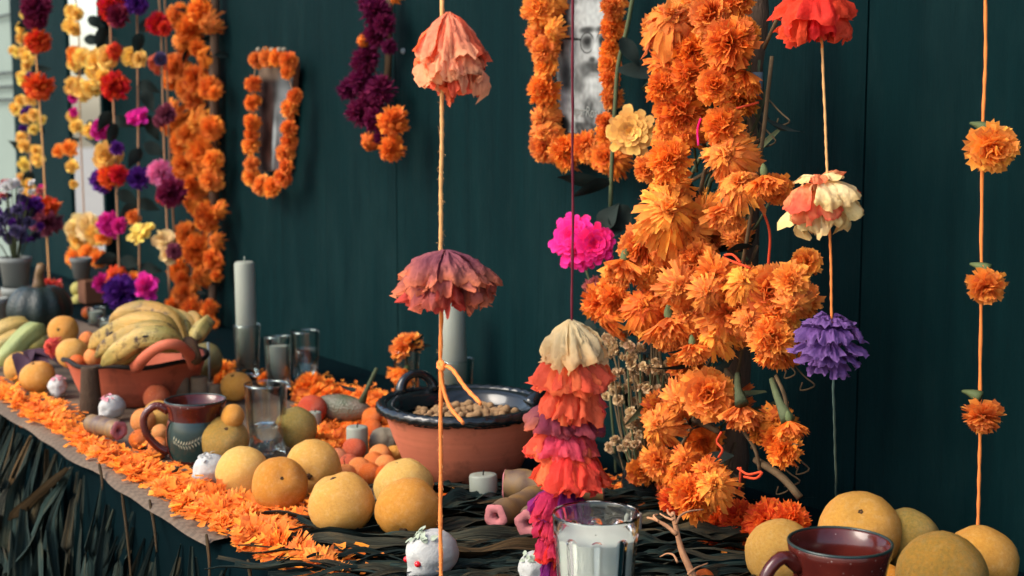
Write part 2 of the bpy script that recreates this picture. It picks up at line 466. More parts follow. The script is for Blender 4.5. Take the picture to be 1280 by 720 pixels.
# ground
k = NT('pale_paving'); v = k.coord('Object')
k.col(k.hsv(k.mix(k.noise(2, 6, .6, v), lin((168, 160, 146)), lin((142, 136, 126))), .5, 1, k.rng(k.noise(14, 5, .6, v), .85, 1.12)))
k.rough(.9, .2); k.bump(k.noise(60, 4, .6, v), .3, .004); M['ground'] = k.m
# sugar cane
k = NT('purple_cane'); v = k.coord('Object')
c = k.ramp(k.noise(24, 5, .6, k.coord('Object', (1, 1, .35))), [(.3, lin((78, 58, 56))), (.5, lin((112, 88, 60))), (.62, lin((130, 98, 54))), (.75, lin((96, 82, 90)))])
k.col(c); k.rough(.5, .4); k.bump(k.noise(40, 4, .6, v), .2, .002); M['cane'] = k.m
M['pith'] = m_plain('pink_pith', (170, 104, 104), .8, .14, 120, .8, .2, bd=.003)
M['pith_dark'] = m_plain('brown_pith', (92, 56, 52), .9, .14, 90, .6)

# ------------------------------------------------------------------ flower heads
def head_mb(seed, n=80, p0=4, p1=120, L=1.0, wd=.2, droop=.2, jit=.25, curl=.3, notch=.12, start=.16, calyx=True, inner=.72, round_tip=False, twist=.7):
    r = random.Random(seed); mb = MB()
    for i in range(n):
        t = (i + .5) / n
        ph = R_(p0 + (p1 - p0) * (t ** .75)) + r.uniform(-jit, jit) * .5
        az = i * 2.399963 + r.uniform(-jit, jit)
        d = Vector((math.sin(ph) * math.cos(az), math.sin(ph) * math.sin(az), math.cos(ph)))
        side = Vector((-math.sin(az), math.cos(az), 0))
        side = (Quaternion(d, r.uniform(-twist, twist)) @ side)
        nr = d.cross(side)
        ln = L * (inner + (1 - inner) * t) * r.uniform(.7, 1.14)
        c1 = r.uniform(-.2, 1) * curl; cup = r.uniform(.05, .35)
        w0 = wd * r.uniform(.75, 1.25)
        rows = []
        for s_, ws in (((0, .3), (.4, .75), (.75, 1.0), (.94, .8), (1, .42)) if round_tip else ((0, .35), (.45, .8), (.8, 1.0), (1, .9))):
            s = start + (1 - start) * s_
            p = d * (ln * s) + nr * (c1 * ln * s_ * s_ * .5)
            p.z -= droop * ln * s_ * s_ * (.4 + math.sin(ph))
            row = []
            for q in (-1, 0, 1):
                e = 0
                if s_ == 1 and not round_tip: e = r.uniform(-notch, notch) + (-notch if q == 0 else 0)
                row.append(p + side * (w0 * ws * q) + nr * (cup * w0 * ws * (abs(q) - .5)) + d * (e * ln))
            rows.append(row)
        mb.grid(rows, 0)
    if calyx:
        pr = [(.05, -.62), (.13, -.5), (.2, -.3), (.22, -.1), (.12, .1)]
        mb.lathe(pr, 8, (0, 0, 0), 1)
    return mb
HK = {
    'pom': lambda s: head_mb(s, 190, 3, 128, 1, .185, .05, .3, .45, .05, inner=.86),
    'ruffle': lambda s: head_mb(s, 210, 3, 122, 1, .165, .06, .55, .6, .08, twist=1.3, inner=.84),
    'wilt': lambda s: head_mb(s, 180, 4, 96, 1.14, .14, .7, .7, .5, .1, inner=.82, start=.1, twist=1.2),
    'skirt': lambda s: head_mb(s, 230, 2, 50, 1.4, .15, .05, .6, .5, .08, inner=.8, start=.08, twist=1.1),
    'lay': lambda s: head_mb(s, 150, 5, 88, 1.15, .15, .15, .5, .3, .08, inner=.75),
    'zin': lambda s: head_mb(s, 96, 40, 100, 1, .165, .0, .1, -.2, .02, inner=.22, start=.04, round_tip=True, twist=.12, calyx=False),
    'broad': lambda s: head_mb(s, 78, 3, 105, 1, .27, .05, .14, .3, .05, round_tip=True, twist=.2, calyx=False),
    'small': lambda s: head_mb(s, 34, 5, 115, 1, .36, .05, .3, .4, .1, round_tip=True, calyx=False),
    'ring': lambda s: head_mb(s, 26, 62, 95, 1, .3, .1, .2, .4, .05, round_tip=True, calyx=False),
    'fuzz': lambda s: head_mb(s, 260, 3, 150, 1, .1, .0, .6, .7, .2, inner=.8, calyx=False, twist=1.5),
}
_hm = {}
def head_mesh(kind, var, mat):
    key = (kind, var)
    if key not in _hm:
        _hm[key] = (HK[kind](hash((len(kind) * 31 + sum(map(ord, kind)), var)) % 9973), {})
    mb, d = _hm[key]
    if mat not in d: d[mat] = mb.mesh('flower_head', [M[mat], M['calyx']])
    return d[mat]
def head(parent, p, R, kind='pom', mat='marigold', face=(.5, -.8, .2), jit=.4, base=None, squash=None, name='flower_head', rr=rnd, solo=False):
    f = Vector(face).normalized() + Vector((rr.uniform(-1, 1), rr.uniform(-1, 1), rr.uniform(-1, 1))) * jit
    loc = Vector(p) - (Vector(parent.location) if parent is not None else Vector((0, 0, 0)))
    sc = (R, R, R * (squash or 1))
    return obj(name, head_mesh(kind, rr.randrange(6), mat), None, parent, loc, aim(f, rr.uniform(0, 6.28)), sc)

# ------------------------------------------------------------------ leaves
def leaf_mb(L, W, curl=.2, seed=0, fold=.25, nseg=6, wav=.06):
    r = random.Random(seed); mb = MB(); rows = []
    ph = r.uniform(0, 6)
    for j in range(nseg + 1):
        t = j / nseg
        wv = W * .5 * (math.sin(PI * min(1, (t * .95 + .05) ** .75)) ** 1.15) + .0006
        x = L * t; z = -curl * L * t * t
        row = [(x, q * wv, z + abs(q) * wv * fold + math.sin(ph + t * 7 + q) * wav * W) for q in (-1, -.5, 0, .5, 1)]
        rows.append(row)
    mb.grid(rows)
    return mb
def blade_mb(path, W, seed=0, roll=0.0, tw=.5, top=.35):
    """a long dried leaf along a path, ridged lengthwise, folded at its midrib and twisting"""
    r = random.Random(seed); mb = MB(); rows = []
    n = len(path); path = [Vector(p) for p in path]; ph = r.uniform(0, 6); fr_ = r.uniform(2, 5); fold = r.uniform(.3, .95)
    for j in range(n):
        t = j / (n - 1)
        tg = (path[min(n - 1, j + 1)] - path[max(0, j - 1)]).normalized()
        sd = tg.cross(Vector((0, 0, 1)))
        if sd.length < .25: sd = tg.cross(Vector((0, 1, 0)))
        sd.normalize(); nm = sd.cross(tg).normalized()
        a = roll + tw * math.sin(ph + t * fr_)
        s2 = sd * math.cos(a) + nm * math.sin(a); n2 = nm * math.cos(a) - sd * math.sin(a)
        wv = W * .5 * min(1, top + 2.2 * t) * min(1, (1 - t) * 2.0 + .03) * (1 + .12 * math.sin(ph * 3 + t * 17))
        rows.append([path[j] + s2 * (wv * q) + n2 * (wv * (fold * abs(q) - fold * .4 + .16 * (i_ % 2) + .18 * math.sin(t * 13 + q * 2 + ph))) for i_, q in enumerate((-1, -.75, -.5, -.25, 0, .25, .5, .75, 1))])
    mb.grid(rows)
    return mb
def curve(pts, n):
    """Catmull-Rom through the points"""
    P = [Vector(p) for p in pts]; P = [P[0] * 2 - P[1]] + P + [P[-1] * 2 - P[-2]]
    out = []; k = len(P) - 3
    for i in range(n):
        u = i / (n - 1) * k; j = min(k - 1, int(u)); t = u - j
        a, b, c, d = P[j:j + 4]
        out.append(.5 * ((2 * b) + (c - a) * t + (2 * a - 5 * b + 4 * c - d) * t * t + (3 * b - a - 3 * c + d) * t ** 3))
    return out

# ================================================================== the setting
mb = MB(); mb.box(-60, 60, -60, 60, -.2, 0)
o = obj('ground', mb, M['ground'], smooth=False); o['kind'] = 'structure'

wall = thing('wooden_wall', 'tall dark teal painted board wall behind the altar', 'wall', (-3, WALL_Y, 0))
xs = [1.42, -.06, -1.54, -3.02, -4.50, -5.98, -6.36]
for a, b in zip(xs[1:], xs[:-1]):
    mb = MB(); mb.box(a + .002, b - .002, 0, .03, 0, 2.7)
    ob = obj('board', mb, M['paint'], wall, smooth=False)
    ob.location = (3, 0, 0)
    mb = MB(); mb.box(a - .03, a + .03, .03, .06, 0, 2.7)
    obj('batten', mb, M['paint'], wall, (3, 0, 0), smooth=False)

pp = thing('pale_screen', 'pale grey green screen beyond the left end of the dark wall', 'screen', (-8.6, 2.6, 0))
mb = MB(); mb.box(-1.9, 2.3, 0, .04, 0, 3.0); obj('panel', mb, M['pale_panel'], pp, smooth=False)
for y0 in (21, 92, 109, 125):
    p = at_Y(0, y0, 2.58)
    mb = MB(); mb.tube([(-10.3, 2.57, p.z), (p.x, 2.57, p.z), (-6.3, 2.57, p.z)], .008, 6)
    tag(obj('cable', mb, M['cable']), {21: 'topmost black cable stretched before the pale screen at upper left', 92: 'black cable before the pale screen, highest of the three close together',
        109: 'black cable before the pale screen, middle of the three close together', 125: 'black cable before the pale screen, lowest of the three close together'}[y0], 'cable', 'black cables before the pale screen')

# altar table
tb = thing('altar_table', 'long wooden altar table under black cloth and woven mat', 'table', (-3.4, 1.25, 0))
mb = MB(); mb.box(-3.1, 3.0, -.43, .45, .755, .788); obj('tabletop', mb, M['wood_stick'], tb, smooth=False)
for lx in (-2.9, 2.8):
    for ly in (-.38, .4):
        mb = MB(); mb.box(lx - .04, lx + .04, ly - .03, ly + .03, 0, .755); obj('leg', mb, M['wood_stick'], tb, smooth=False)
mb = MB(); rows = []
nx = 260
prof = [(1.705, .792), (1.3, .793), (1.0, .793), (.85, .793), (.818, .790), (.808, .775), (.806, .7), (.803, .55), (.80, .4), (.797, .25), (.795, .1), (.795, .03)]
for j, (y, z) in enumerate(prof):
    row = []
    for i in range(nx + 1):
        x = -6.6 + 6.3 * i / nx
        am = max(0, (.78 - z)) * .035
        f = math.sin(x * 23 + 2 * math.sin(x * 5)) * .6 + math.sin(x * 51 + 1) * .3
        row.append((x, y + am * f - am * .6, z + (0 if z < .78 else .002 * noise.noise(Vector((x * 6, y * 6, 0))))))
    rows.append(row)
mb.grid(rows)
tag(obj('tablecloth', mb, M['cloth']), 'black cloth covering the altar table and hanging down its front', 'tablecloth')
# woven mat along the left part of the table
mb = MB(); rows = []
nx = 120
for y, dz in ((1.36, 0), (1.2, .001), (1.0, .001), (.86, .001), (.802, -.001), (.792, -.008)):
    row = []
    for i in range(nx + 1):
        x = -6.4 + 4.42 * i / nx
        row.append((x, y + (.012 * noise.noise(Vector((x * 7, 0, 3))) if y < .9 else .03 * noise.noise(Vector((x * 3, 9, 3)))), .7995 + dz + .0015 * noise.noise(Vector((x * 20, y * 20, 0)))))
    rows.append(row)
mb.grid(rows)
tag(obj('woven_mat', mb, M['mat']), 'beige woven palm mat lying on the left part of the altar table', 'mat')
# ================================================================== fruit
def fruit_mesh(seed, ob=.93, dim=.1, bot=.05, lump=.03, pear=0.0, seg=30, rg=18):
    mb = MB(); rows = []
    for j in range(rg + 1):
        th = PI * j / rg; row = []
        for i in range(seg):
            an = 2 * PI * i / seg
            d = Vector((math.sin(th) * math.cos(an), math.sin(th) * math.sin(an), math.cos(th)))
            r = 1 - dim * math.exp(-(th / .3) ** 2) - bot * math.exp(-((PI - th) / .3) ** 2) + pear * max(0, math.cos(th)) ** 2
            r += lump * noise.noise(d * 1.7 + Vector((seed * 3.1, 0, 0))) + lump * .3 * noise.noise(d * 5 + Vector((0, seed, 0)))
            row.append((d.x * r, d.y * r, d.z * r * ob))
        rows.append(row)
    mb.grid(rows, 0, True)
    return mb
FM = {'orange': [fruit_mesh(s, .9 + .03 * (s % 3), .1, .05, .055) for s in range(6)], 'small': [fruit_mesh(s, .96, .06, .04, .04) for s in (11, 12, 13)],
      'pear': [fruit_mesh(s, 1.0, .06, .05, .03, .22) for s in (21, 22)], 'tomato': [fruit_mesh(s, .82, .12, .05, .03) for s in (31, 32)]}
_fm = {}
def fmesh(shape, i, mat):
    L = FM[shape]; key = (shape, i % len(L), mat)
    if key not in _fm: _fm[key] = L[i % len(L)].mesh('fruit_skin', M[mat])
    return _fm[key]
smb = MB()
smb.lathe([(.001, .012), (.03, .03), (.055, .03), (.07, .015), (.095, .012), (.11, -.02), (.1, -.05)], 20, fn=lambda r, z, a: r * (1 + .12 * math.cos(5 * a) + .08 * math.sin(3 * a)))
SCAR = smb.mesh('stem_scar', M['scar'])
cmb = MB()
for q in range(5):
    a = q * 1.2566
    cmb.grid([[(math.cos(a + s) * r, math.sin(a + s) * r, .03 + z) for s in (-.4 * (1 - u) - .02, 0, .4 * (1 - u) + .02)] for u, r, z in ((0, .04, 0), (.5, .2, .01), (1, .36, -.02))])
CALYX = cmb.mesh('calyx', M['black'])
tmb = MB(); tmb.tube([(0, 0, -.05), (.02, 0, .2), (.06, .02, .45)], [.05, .04, .05], 6)
STALK = tmb.mesh('stalk', M['scar'])
_fi = [0]
def fruit(x, y, r, label, name='grapefruit', cat='grapefruit', mat='grapefruit', shape='orange', z=None, d=None, face=(.4, -.6, .75), mark=SCAR, group=None, sc=1.0, tri=None):
    if d is not None:
        p = at_d(x, y, d); R = r * d / FPX
    else:
        p, R = ball_on(x, y, r, H_TABLE if z is None else z)
    _fi[0] += 1
    q = aim(face, rnd.uniform(0, 6))
    o = obj(name, fmesh(shape, _fi[0], mat), None, None, p, q, R if tri is None else (R * tri[0], R * tri[1], R * tri[2]))
    tag(o, label, cat, group)
    if mark is not None:
        ob = {'orange': .93, 'small': .96, 'pear': 1.0, 'tomato': .82}[shape]
        tip = {'orange': .9, 'small': .94, 'pear': 1.16, 'tomato': .88}[shape] * ob
        obj({'stem_scar': 'stem_scar', 'calyx': 'calyx', 'stalk': 'stalk'}[mark.name.split('.')[0]], mark, None, o, (0, 0, tip), None, sc)
    return o
GF = 'grapefruits and large oranges on the altar'
fruit(304, 591, 34, 'large orange at the left end of the front row, touching the white skull fragment', group=GF, face=(-.6, .5, .3), mark=None)
fruit(350, 606, 36, 'large orange in the front row with its brown stem mark on the right, before another', group=GF, face=(.85, -.3, .5))
fruit(391, 585, 36, 'large orange standing directly behind the front row, below the half filled water glass', group=GF, face=(.75, -.55, -.1))
fruit(427, 630, 42, 'big flattened orange with dark brown scratches, centre of the front row', group=GF, face=(-.05, -.3, 1))
fruit(505, 608, 37, 'pale grapefruit with blemished top, half hidden behind the one with a navel', group=GF, face=(-.1, -.3, 1), mat='grapefruit_pale')
fruit(510, 637, 42, 'big grapefruit with a brown ringed navel, at the right end of the front row', group=GF, face=(.75, -.65, -.65), mat='grapefruit', sc=1.3)
fruit(281, 551, 31, 'dull greenish grapefruit behind the painted mug on the left', group=GF, face=(.8, -.2, .9), mat='grapefruit_green')
fruit(370, 535, 27, 'dull grapefruit seen behind the right side of the water glass', group=GF, face=(-.5, .6, .6), mat='grapefruit_green', mark=None)
fruit(295, 483, 20, 'orange with a small stem mark standing before the tall left candle', group=GF, face=(.25, -.4, 1))
fruit(198, 519, 19, 'yellow grapefruit seen through and above the handle of the left mug', group=GF, face=(-.5, .6, .4), mark=None, mat='grapefruit_pale')
fruit(25, 459, 20, 'greenish yellow citrus at the far left edge, left of its darker twin', group=GF, mat='grapefruit_pale', face=(.1, -.2, 1))
fruit(47, 471, 22, 'dull orange on the mat at far left, right of the paler citrus', group=GF, mat='grapefruit', face=(.1, -.3, 1))
fruit(975, 692, 44, 'pale grapefruit left of the right hand mug, seen through its handle', group=GF, mat='grapefruit_pale', face=(.75, -.6, .15))
fruit(1075, 665, 52, 'largest orange standing right behind the oxblood mug at lower right', group=GF, face=(.45, -.5, .8))
fruit(1134, 674, 40, 'shaded greenish grapefruit between two bright ones at lower right', group=GF, mat='grapefruit_green', face=(-.5, .7, .3), mark=None)
fruit(1177, 719, 57, 'dull olive yellow grapefruit cut by the bottom of the picture at right', group=GF, mat='grapefruit_green', face=(-.5, .7, .3), mark=None, tri=(1, 1, .95))
fruit(1226, 702, 46, 'rightmost orange, speckled, at the foot of the marigold cord', group=GF, face=(-.3, .7, .5), mark=None)
fruit(1108, 728, 24, 'orange peeping out at the right side of the oxblood mug', group=GF, face=(-.5, .7, .3), mark=None)
TG = 'small tangerines and guavas on the altar'
def tan(x, y, r, label, **kw):
    kw.setdefault('mat', 'tangerine'); kw.setdefault('shape', 'small'); kw.setdefault('name', 'tangerine'); kw.setdefault('cat', 'tangerine'); kw.setdefault('group', TG)
    return fruit(x, y, r, label, **kw)
tan(179, 526, 16, 'tangerine left of the yellow grapefruit behind the mug handle', mark=None)
tan(174, 549, 13, 'small tangerine lying before two others, left of the mug handle', face=(.1, -.6, .8))
tan(198, 560, 14, 'small persimmon with a black star calyx facing out by the mug handle', face=(.55, -.85, .15), mark=CALYX, name='persimmon', cat='persimmon', shape='tomato')
tan(200, 541, 11, 'tangerine showing inside the loop of the left mug handle', mark=None, name='tangerine')
tan(196, 497, 17, 'brownish orange fruit under the foot of the banana bowl', mark=None, mat='apple')
tan(390, 512, 19, 'reddish orange fruit behind the pale glass, before the white glasses', mat='apple', mark=None)
tan(417, 507, 13, 'small tangerine among scattered marigolds right of the reddish fruit', mark=None)
tan(451, 516, 10, 'small tangerine by the left rim of the black edged bowl, upper of a pair', mark=None)
tan(465, 521, 13, 'flattened tangerine touching the left side of the clay bowl below its rim', mark=None, shape='tomato')
tan(466, 536, 12, 'tangerine below the flattened one beside the clay bowl', mark=None)
tan(443, 561, 15, 'red orange fruit with marigold petals on it, below the square white candle', mat='apple', face=(.3, -.6, .8), mark=None)
tan(422, 573, 13, 'small red apple with a dark calyx, left of its pair', mat='apple', mark=CALYX, face=(.5, -.7, .5), name='crab_apple', cat='apple', sc=.7)
tan(436, 580, 13, 'darkest red crab apple, right of its pair behind the front oranges', mat='apple', mark=CALYX, face=(.2, -.6, .9), name='crab_apple', cat='apple', sc=.7)
tan(449, 586, 15, 'tangerine in the heap with a black mark facing the front', face=(.5, -.8, .2), mark=CALYX, sc=.5)
tan(462, 593, 15, 'tangerine in the heap, lowest and nearest to the pale grapefruit', mark=None)
tan(431, 594, 15, 'tangerine with a thin upright stalk in the heap', mark=STALK, face=(0, 0, 1))
tan(475, 570, 15, 'tangerine at the top of the heap before the white stone', mark=None)
tan(467, 577, 13, 'tangerine in the middle of the heap, tucked behind the others', mark=None)
tan(482, 582, 14, 'tangerine at the right side of the heap near the bowl foot', mark=None)
tan(480, 595, 14, 'tangerine between the heap and the pale blemished grapefruit', mark=None)
tan(493, 568, 12, 'yellow fruit against the left wall of the clay bowl', mark=None, mat='grapefruit')
tan(880, 724, 13, 'bright tangerine at the bottom edge beside the twig', mark=None)
# pear shaped guava on the grapefruit behind the mug
gq = ball_on(281, 551, 31)
dd = depth(gq[0])
fruit(291, 520, 17, 'yellow pear shaped guava resting on the grapefruit behind the left mug', name='guava', cat='guava', mat='grapefruit', shape='pear', d=dd, face=(.5, -.3, -.2), mark=None, tri=(.85, .85, 1))
# far left heap
fruit(79, 413, 19, 'round orange with a navel, topmost behind the banana bowl, before the pumpkin', group=GF, d=3.42, face=(.75, -.6, .2))
fruit(90, 441, 20, 'orange lying in the clay bowl left of the bananas', group=GF, mat='grapefruit_pale', d=3.2, face=(.1, -.2, 1), mark=None)
tan(109, 424, 10, 'small tangerine wedged between orange and bananas', d=3.3, mark=None)
tan(117, 446, 12, 'tangerine in the clay bowl touching the front banana', d=3.12, mark=None)
tan(96, 453, 10, 'tangerine half sunk behind the rim of the banana bowl', d=3.12, mark=None)
fruit(257, 453, 21, 'dull green mango behind the handle of the banana bowl', name='mango', cat='mango', mat='mango', shape='pear', face=(-.4, .3, .8), mark=None)
fruit(43, 432, 17, 'yellow mango between the loose bananas at far left', name='mango', cat='mango', mat='guava', shape='pear', d=3.6, face=(.9, .1, .4), mark=None)
fruit(97, 361, 9, 'green yellow guava before the mirror, upper of two stacked', name='guava', cat='guava', mat='guava', shape='small', d=4.92, mark=None)
fruit(98, 376, 9, 'green yellow guava before the mirror, lower of two stacked', name='guava', cat='guava', mat='guava', shape='small', d=4.9, mark=None)
tan(110, 391, 8, 'small tangerine by the grey cup before the mirror', mark=None)

# bananas ---------------------------------------------------------------
def banana_mb(pts, r):
    mb = MB(); P = curve(pts, 14); rad = []
    for i in range(14):
        t = i / 13
        rad.append(r * (min(1, .28 + max(0, t - .08) * 4.2) if t < .5 else min(1, .22 + (1 - t) * 3.8)) * (.92 + .08 * math.sin(PI * t)))
    mb.tube(P, rad, 15, 0, True, 0, 5, .13)
    return mb
bc = at_d(236, 440, 3.02)
bn = thing('banana_bunch', 'ripe banana bunch with black bruises lying in the handled clay bowl', 'bananas', bc)
def bpath(*q): return [at_d(x, y, d) - bc for x, y, d in q]
for pts, r in (([(235, 439, 3.02), (212, 424, 2.95), (178, 423, 2.95), (146, 442, 2.98), (128, 456, 3.02)], .027),
               ([(235, 436, 3.04), (205, 408, 3.02), (165, 405, 3.05), (130, 423, 3.1), (112, 436, 3.12)], .029),
               ([(235, 434, 3.08), (214, 400, 3.12), (180, 389, 3.16), (152, 396, 3.2), (138, 408, 3.22)], .027),
               ([(236, 433, 3.1), (230, 410, 3.14), (214, 396, 3.2), (196, 392, 3.26), (180, 396, 3.32)], .024),
               ([(237, 433, 3.1), (240, 414, 3.15), (232, 401, 3.22), (218, 396, 3.3), (206, 398, 3.36)], .021),
               ([(238, 434, 3.08), (246, 420, 3.1), (254, 409, 3.14), (258, 404, 3.22), (254, 404, 3.3)], .022),
               ([(235, 437, 3.03), (208, 416, 2.985), (172, 414, 3.01), (138, 432, 3.05), (120, 446, 3.07)], .025),
               ([(235, 433, 3.09), (222, 403, 3.14), (196, 390, 3.2), (168, 391, 3.25), (150, 399, 3.28)], .023),
               ([(237, 433, 3.1), (247, 416, 3.14), (247, 402, 3.2), (238, 398, 3.28), (228, 402, 3.34)], .02),
               ([(236, 440, 3.04), (218, 432, 3.08), (190, 432, 3.08), (160, 446, 3.1), (148, 458, 3.12)], .024)):
    obj('banana', banana_mb(bpath(*pts), r * .82), M['banana'], bn)
mb = MB(); mb.tube(bpath((236, 430, 3.05), (238, 440, 3.0), (246, 450, 2.96)), [.018, .02, .012], 8); obj('stalk', mb, M['scar'], bn)
mb = MB()
for (x, y, d, rx) in ((186, 419, 2.924, .018), (143, 441, 2.962, .011), (141, 416, 3.05, .009)):
    c_ = at_d(x, y, d) - bc
    b0 = Vector((0, 0, 0))
    mb = MB(); mb.grid([[c_ + RT * (rx * rr_ * math.cos(a)) + UP * (rx * .38 * rr_ * math.sin(a) + rx * .15 * math.cos(a)) + FW * (.004 * rr_ * rr_) for a in [i * PI / 5 for i in range(10)]] for rr_ in (.05, .6, 1)], 0, True); obj('bruise', mb, M['black'], bn)

def loose(pts, r, label, mat):
    c0 = at_d(*pts[1])
    tag(obj('banana', banana_mb([at_d(*q) - c0 for q in pts], r), M[mat], None, c0), label, 'banana', 'loose bananas at far left')
loose([(-30, 440, 3.7), (-6, 421, 3.7), (12, 412, 3.7), (28, 410, 3.72), (40, 414, 3.75)], .028, 'orange yellow banana at far left, rearmost of the loose ones', 'banana')
loose([(-40, 452, 3.55), (-12, 444, 3.55), (10, 431, 3.55), (24, 424, 3.58), (34, 419, 3.6)], .026, 'yellow banana at far left in the middle of the loose ones', 'banana')
loose([(-20, 458, 3.45), (8, 447, 3.45), (30, 424, 3.48), (44, 414, 3.5), (56, 412, 3.54)], .025, 'green banana at far left, curving over the yellow ones', 'banana_green')
mb = MB()
lp = at_d(45, 445, 3.35)
for q in range(3):
    mb.add(leaf_mb(.14, .05, .3, q), Matrix.Translation((-.08, 0, 0)) @ Matrix.Rotation(q * .5 - .4, 4, 'Z'))
tag(obj('dry_leaf', mb, M['leaf_purple'], None, lp), 'dark purple leaf under the bananas at far left', 'leaf')

# pumpkin ---------------------------------------------------------------
pc, pr = ball_on(50, 386, 41)
pk = thing('pumpkin', 'dark green ribbed pumpkin with tan stem at far left by the wall', 'pumpkin', pc)
mb = MB(); rows = []
for j in range(17):
    th = PI * j / 16
    rows.append([(pr * math.sin(th) * (1 - .09 * abs(math.cos(5 * a)) ** 3) * math.cos(a), pr * math.sin(th) * (1 - .09 * abs(math.cos(5 * a)) ** 3) * math.sin(a), pr * (.82 * math.cos(th) - .18 * math.exp(-(th / .35) ** 2))) for a in [2 * PI * i / 50 for i in range(50)]])
mb.grid(rows, 0, True); obj('rind', mb, M['pumpkin'], pk)
mb = MB(); mb.tube([(0, 0, pr * .55), (.0, 0, pr * .85), (.012, .0, pr * 1.15), (.03, .0, pr * 1.32)], [.024, .015, .013, .014], 7); obj('stalk', mb, M['cane'], pk)

# vessels ---------------------------------------------------------------
def bowl(name, label, x, y_front, rim_r, base_r, h, mat, yoff):
    p = at_Z(x, y_front); p = Vector((p.x, p.y, H_TABLE)) + Vector((FW.x, FW.y, 0)).normalized() * yoff
    return thing(name, label, 'bowl', p), p
bw, bp = bowl('clay_bowl', 'terracotta bowl with black glazed rope rim and peanuts inside, centre of the altar', 578, 612, 0, 0, 0, None, .095)
RB = .146; HB = .128
mb = MB(); prof = [(.001, .004), (.086, .002), (.096, .006), (.112, .04), (.126, .075), (.136, .105), (.139, HB - .008)]
mb.lathe(prof, 48); obj('body', mb, M['clay'], bw)
mb = MB(); mb.lathe([(.132, HB - .004), (.126, .1), (.108, .06), (.08, .03), (.001, .022)], 48); obj('lining', mb, M['glaze_black'], bw)
mb = MB(); P = [(RB * math.cos(a), RB * math.sin(a), HB) for a in [2 * PI * i / 160 for i in range(161)]]
mb.tube(P, .0095, 12, 0, False, .55, 3, .16); obj('rope_rim', mb, M['glaze_black'], bw)
mb = MB(); mb.lathe([(.138, HB - .014), (.143, HB + .004), (.13, HB + .006), (.118, HB - .004), (.112, HB - .02)], 48, fn=lambda r, z, a: r * (1 + .006 * math.sin(a * 40)))
obj('inner_lip', mb, M['glaze_black'], bw)
def lug(pt, tang, w_, h_, r_, par, mat, tilt=.0, n=14):
    mb = MB(); tang = Vector(tang).normalized(); pt = Vector(pt); out = Vector((pt.x, pt.y, 0)).normalized()
    P = [pt + tang * (w_ * math.cos(a)) + (Vector((0, 0, 1)) + out * tilt).normalized() * (h_ * math.sin(a)) for a in [PI * i / (n - 1) for i in range(n)]]
    mb.tube(P, [r_ * (1.25 - .35 * math.sin(PI * i / (n - 1))) for i in range(n)], 10)
    return obj('handle', mb, mat, par)
hr = RT.copy(); hf = Vector((FW.x, FW.y, 0)).normalized()
v1 = -hr * .088 + hf * .098; lug((v1.x, v1.y, HB + .004), hr * .9 + hf * .5, 0.034, .034, .0088, bw, M['glaze_black'], .2)
v2 = hr * .128 + hf * .02; lug((v2.x, v2.y, HB + .002), hf * .8 + hr * .25, .04, .026, .0125, bw, M['glaze_black'], .7)
nmb = MB(); nmb.lathe([(.001, -1.5), (.45, -1.35), (.72, -.9), (.62, -.15), (.52, .1), (.62, .4), (.74, .9), (.5, 1.35), (.001, 1.5)], 12, fn=lambda r, z, a: r * (1 + .07 * math.cos(5 * a + z * 2)))
NUT = nmb.mesh('nut', M['nut'])
for i in range(75):
    a = i * 2.39996; rr_ = .118 * math.sqrt((i + .5) / 75)
    hgt = .091 + .028 * (1 - (rr_ / .118) ** 2) + rnd.uniform(-.004, .007)
    tag(obj('nut', NUT, None, None, bp + Vector((rr_ * math.cos(a), rr_ * math.sin(a), hgt)), aim((rnd.uniform(-1, 1), rnd.uniform(-1, 1), rnd.uniform(-.4, .6)), 0), rnd.uniform(.0085, .0115)),
        'peanut in its shell heaped in the black rimmed clay bowl', 'peanut', 'peanuts heaped in the clay bowl')

b2, b2p = bowl('clay_bowl', 'red terracotta bowl with wavy dark lip and thick arched handle holding bananas', 155, 512, 0, 0, 0, None, .12)
mb = MB()
def wavy(r, z, a): return r * (1 + (.02 * math.sin(a * 9) if z > .09 else 0))
mb.lathe([(.001, .003), (.108, .001), (.12, .006), (.136, .045), (.150, .085), (.160, .098)], 56, fn=wavy); mb.lathe([(.150, .099), (.142, .085), (.12, .05), (.09, .02), (.001, .014)], 56, fn=wavy)
obj('body', mb, M['clay_red'], b2)
mb = MB(); mb.tube([((.156 + .003 * math.sin(9 * a)) * math.cos(a), (.156 + .003 * math.sin(9 * a)) * math.sin(a), .099 + .003 * math.sin(a * 7)) for a in [2 * PI * i / 90 for i in range(91)]], .0055, 8, 0, False)
obj('lip', mb, M['black'], b2)
P = [at_d(170, 459, 2.99), at_d(184, 444, 2.92), at_d(203, 432, 2.88), at_d(222, 431, 2.89), at_d(235, 441, 2.94), at_d(243, 457, 3.02)]
mb = MB(); mb.tube([q - b2p for q in curve(P, 18)], [.0135 - .003 * math.sin(PI * i / 17) for i in range(18)], 10); obj('handle', mb, M['clay_red'], b2)
# saucer behind the tangerines
sp = at_Z(186, 535)
mb = MB(); mb.lathe([(.001, .002), (.035, .001), (.05, .012), (.058, .02), (.054, .021), (.045, .012), (.001, .006)], 28)
tag(obj('saucer', mb, M['glaze_black'], None, (sp.x, sp.y + .03, H_TABLE)), 'dark shallow saucer behind the tangerines left of the mug', 'saucer')

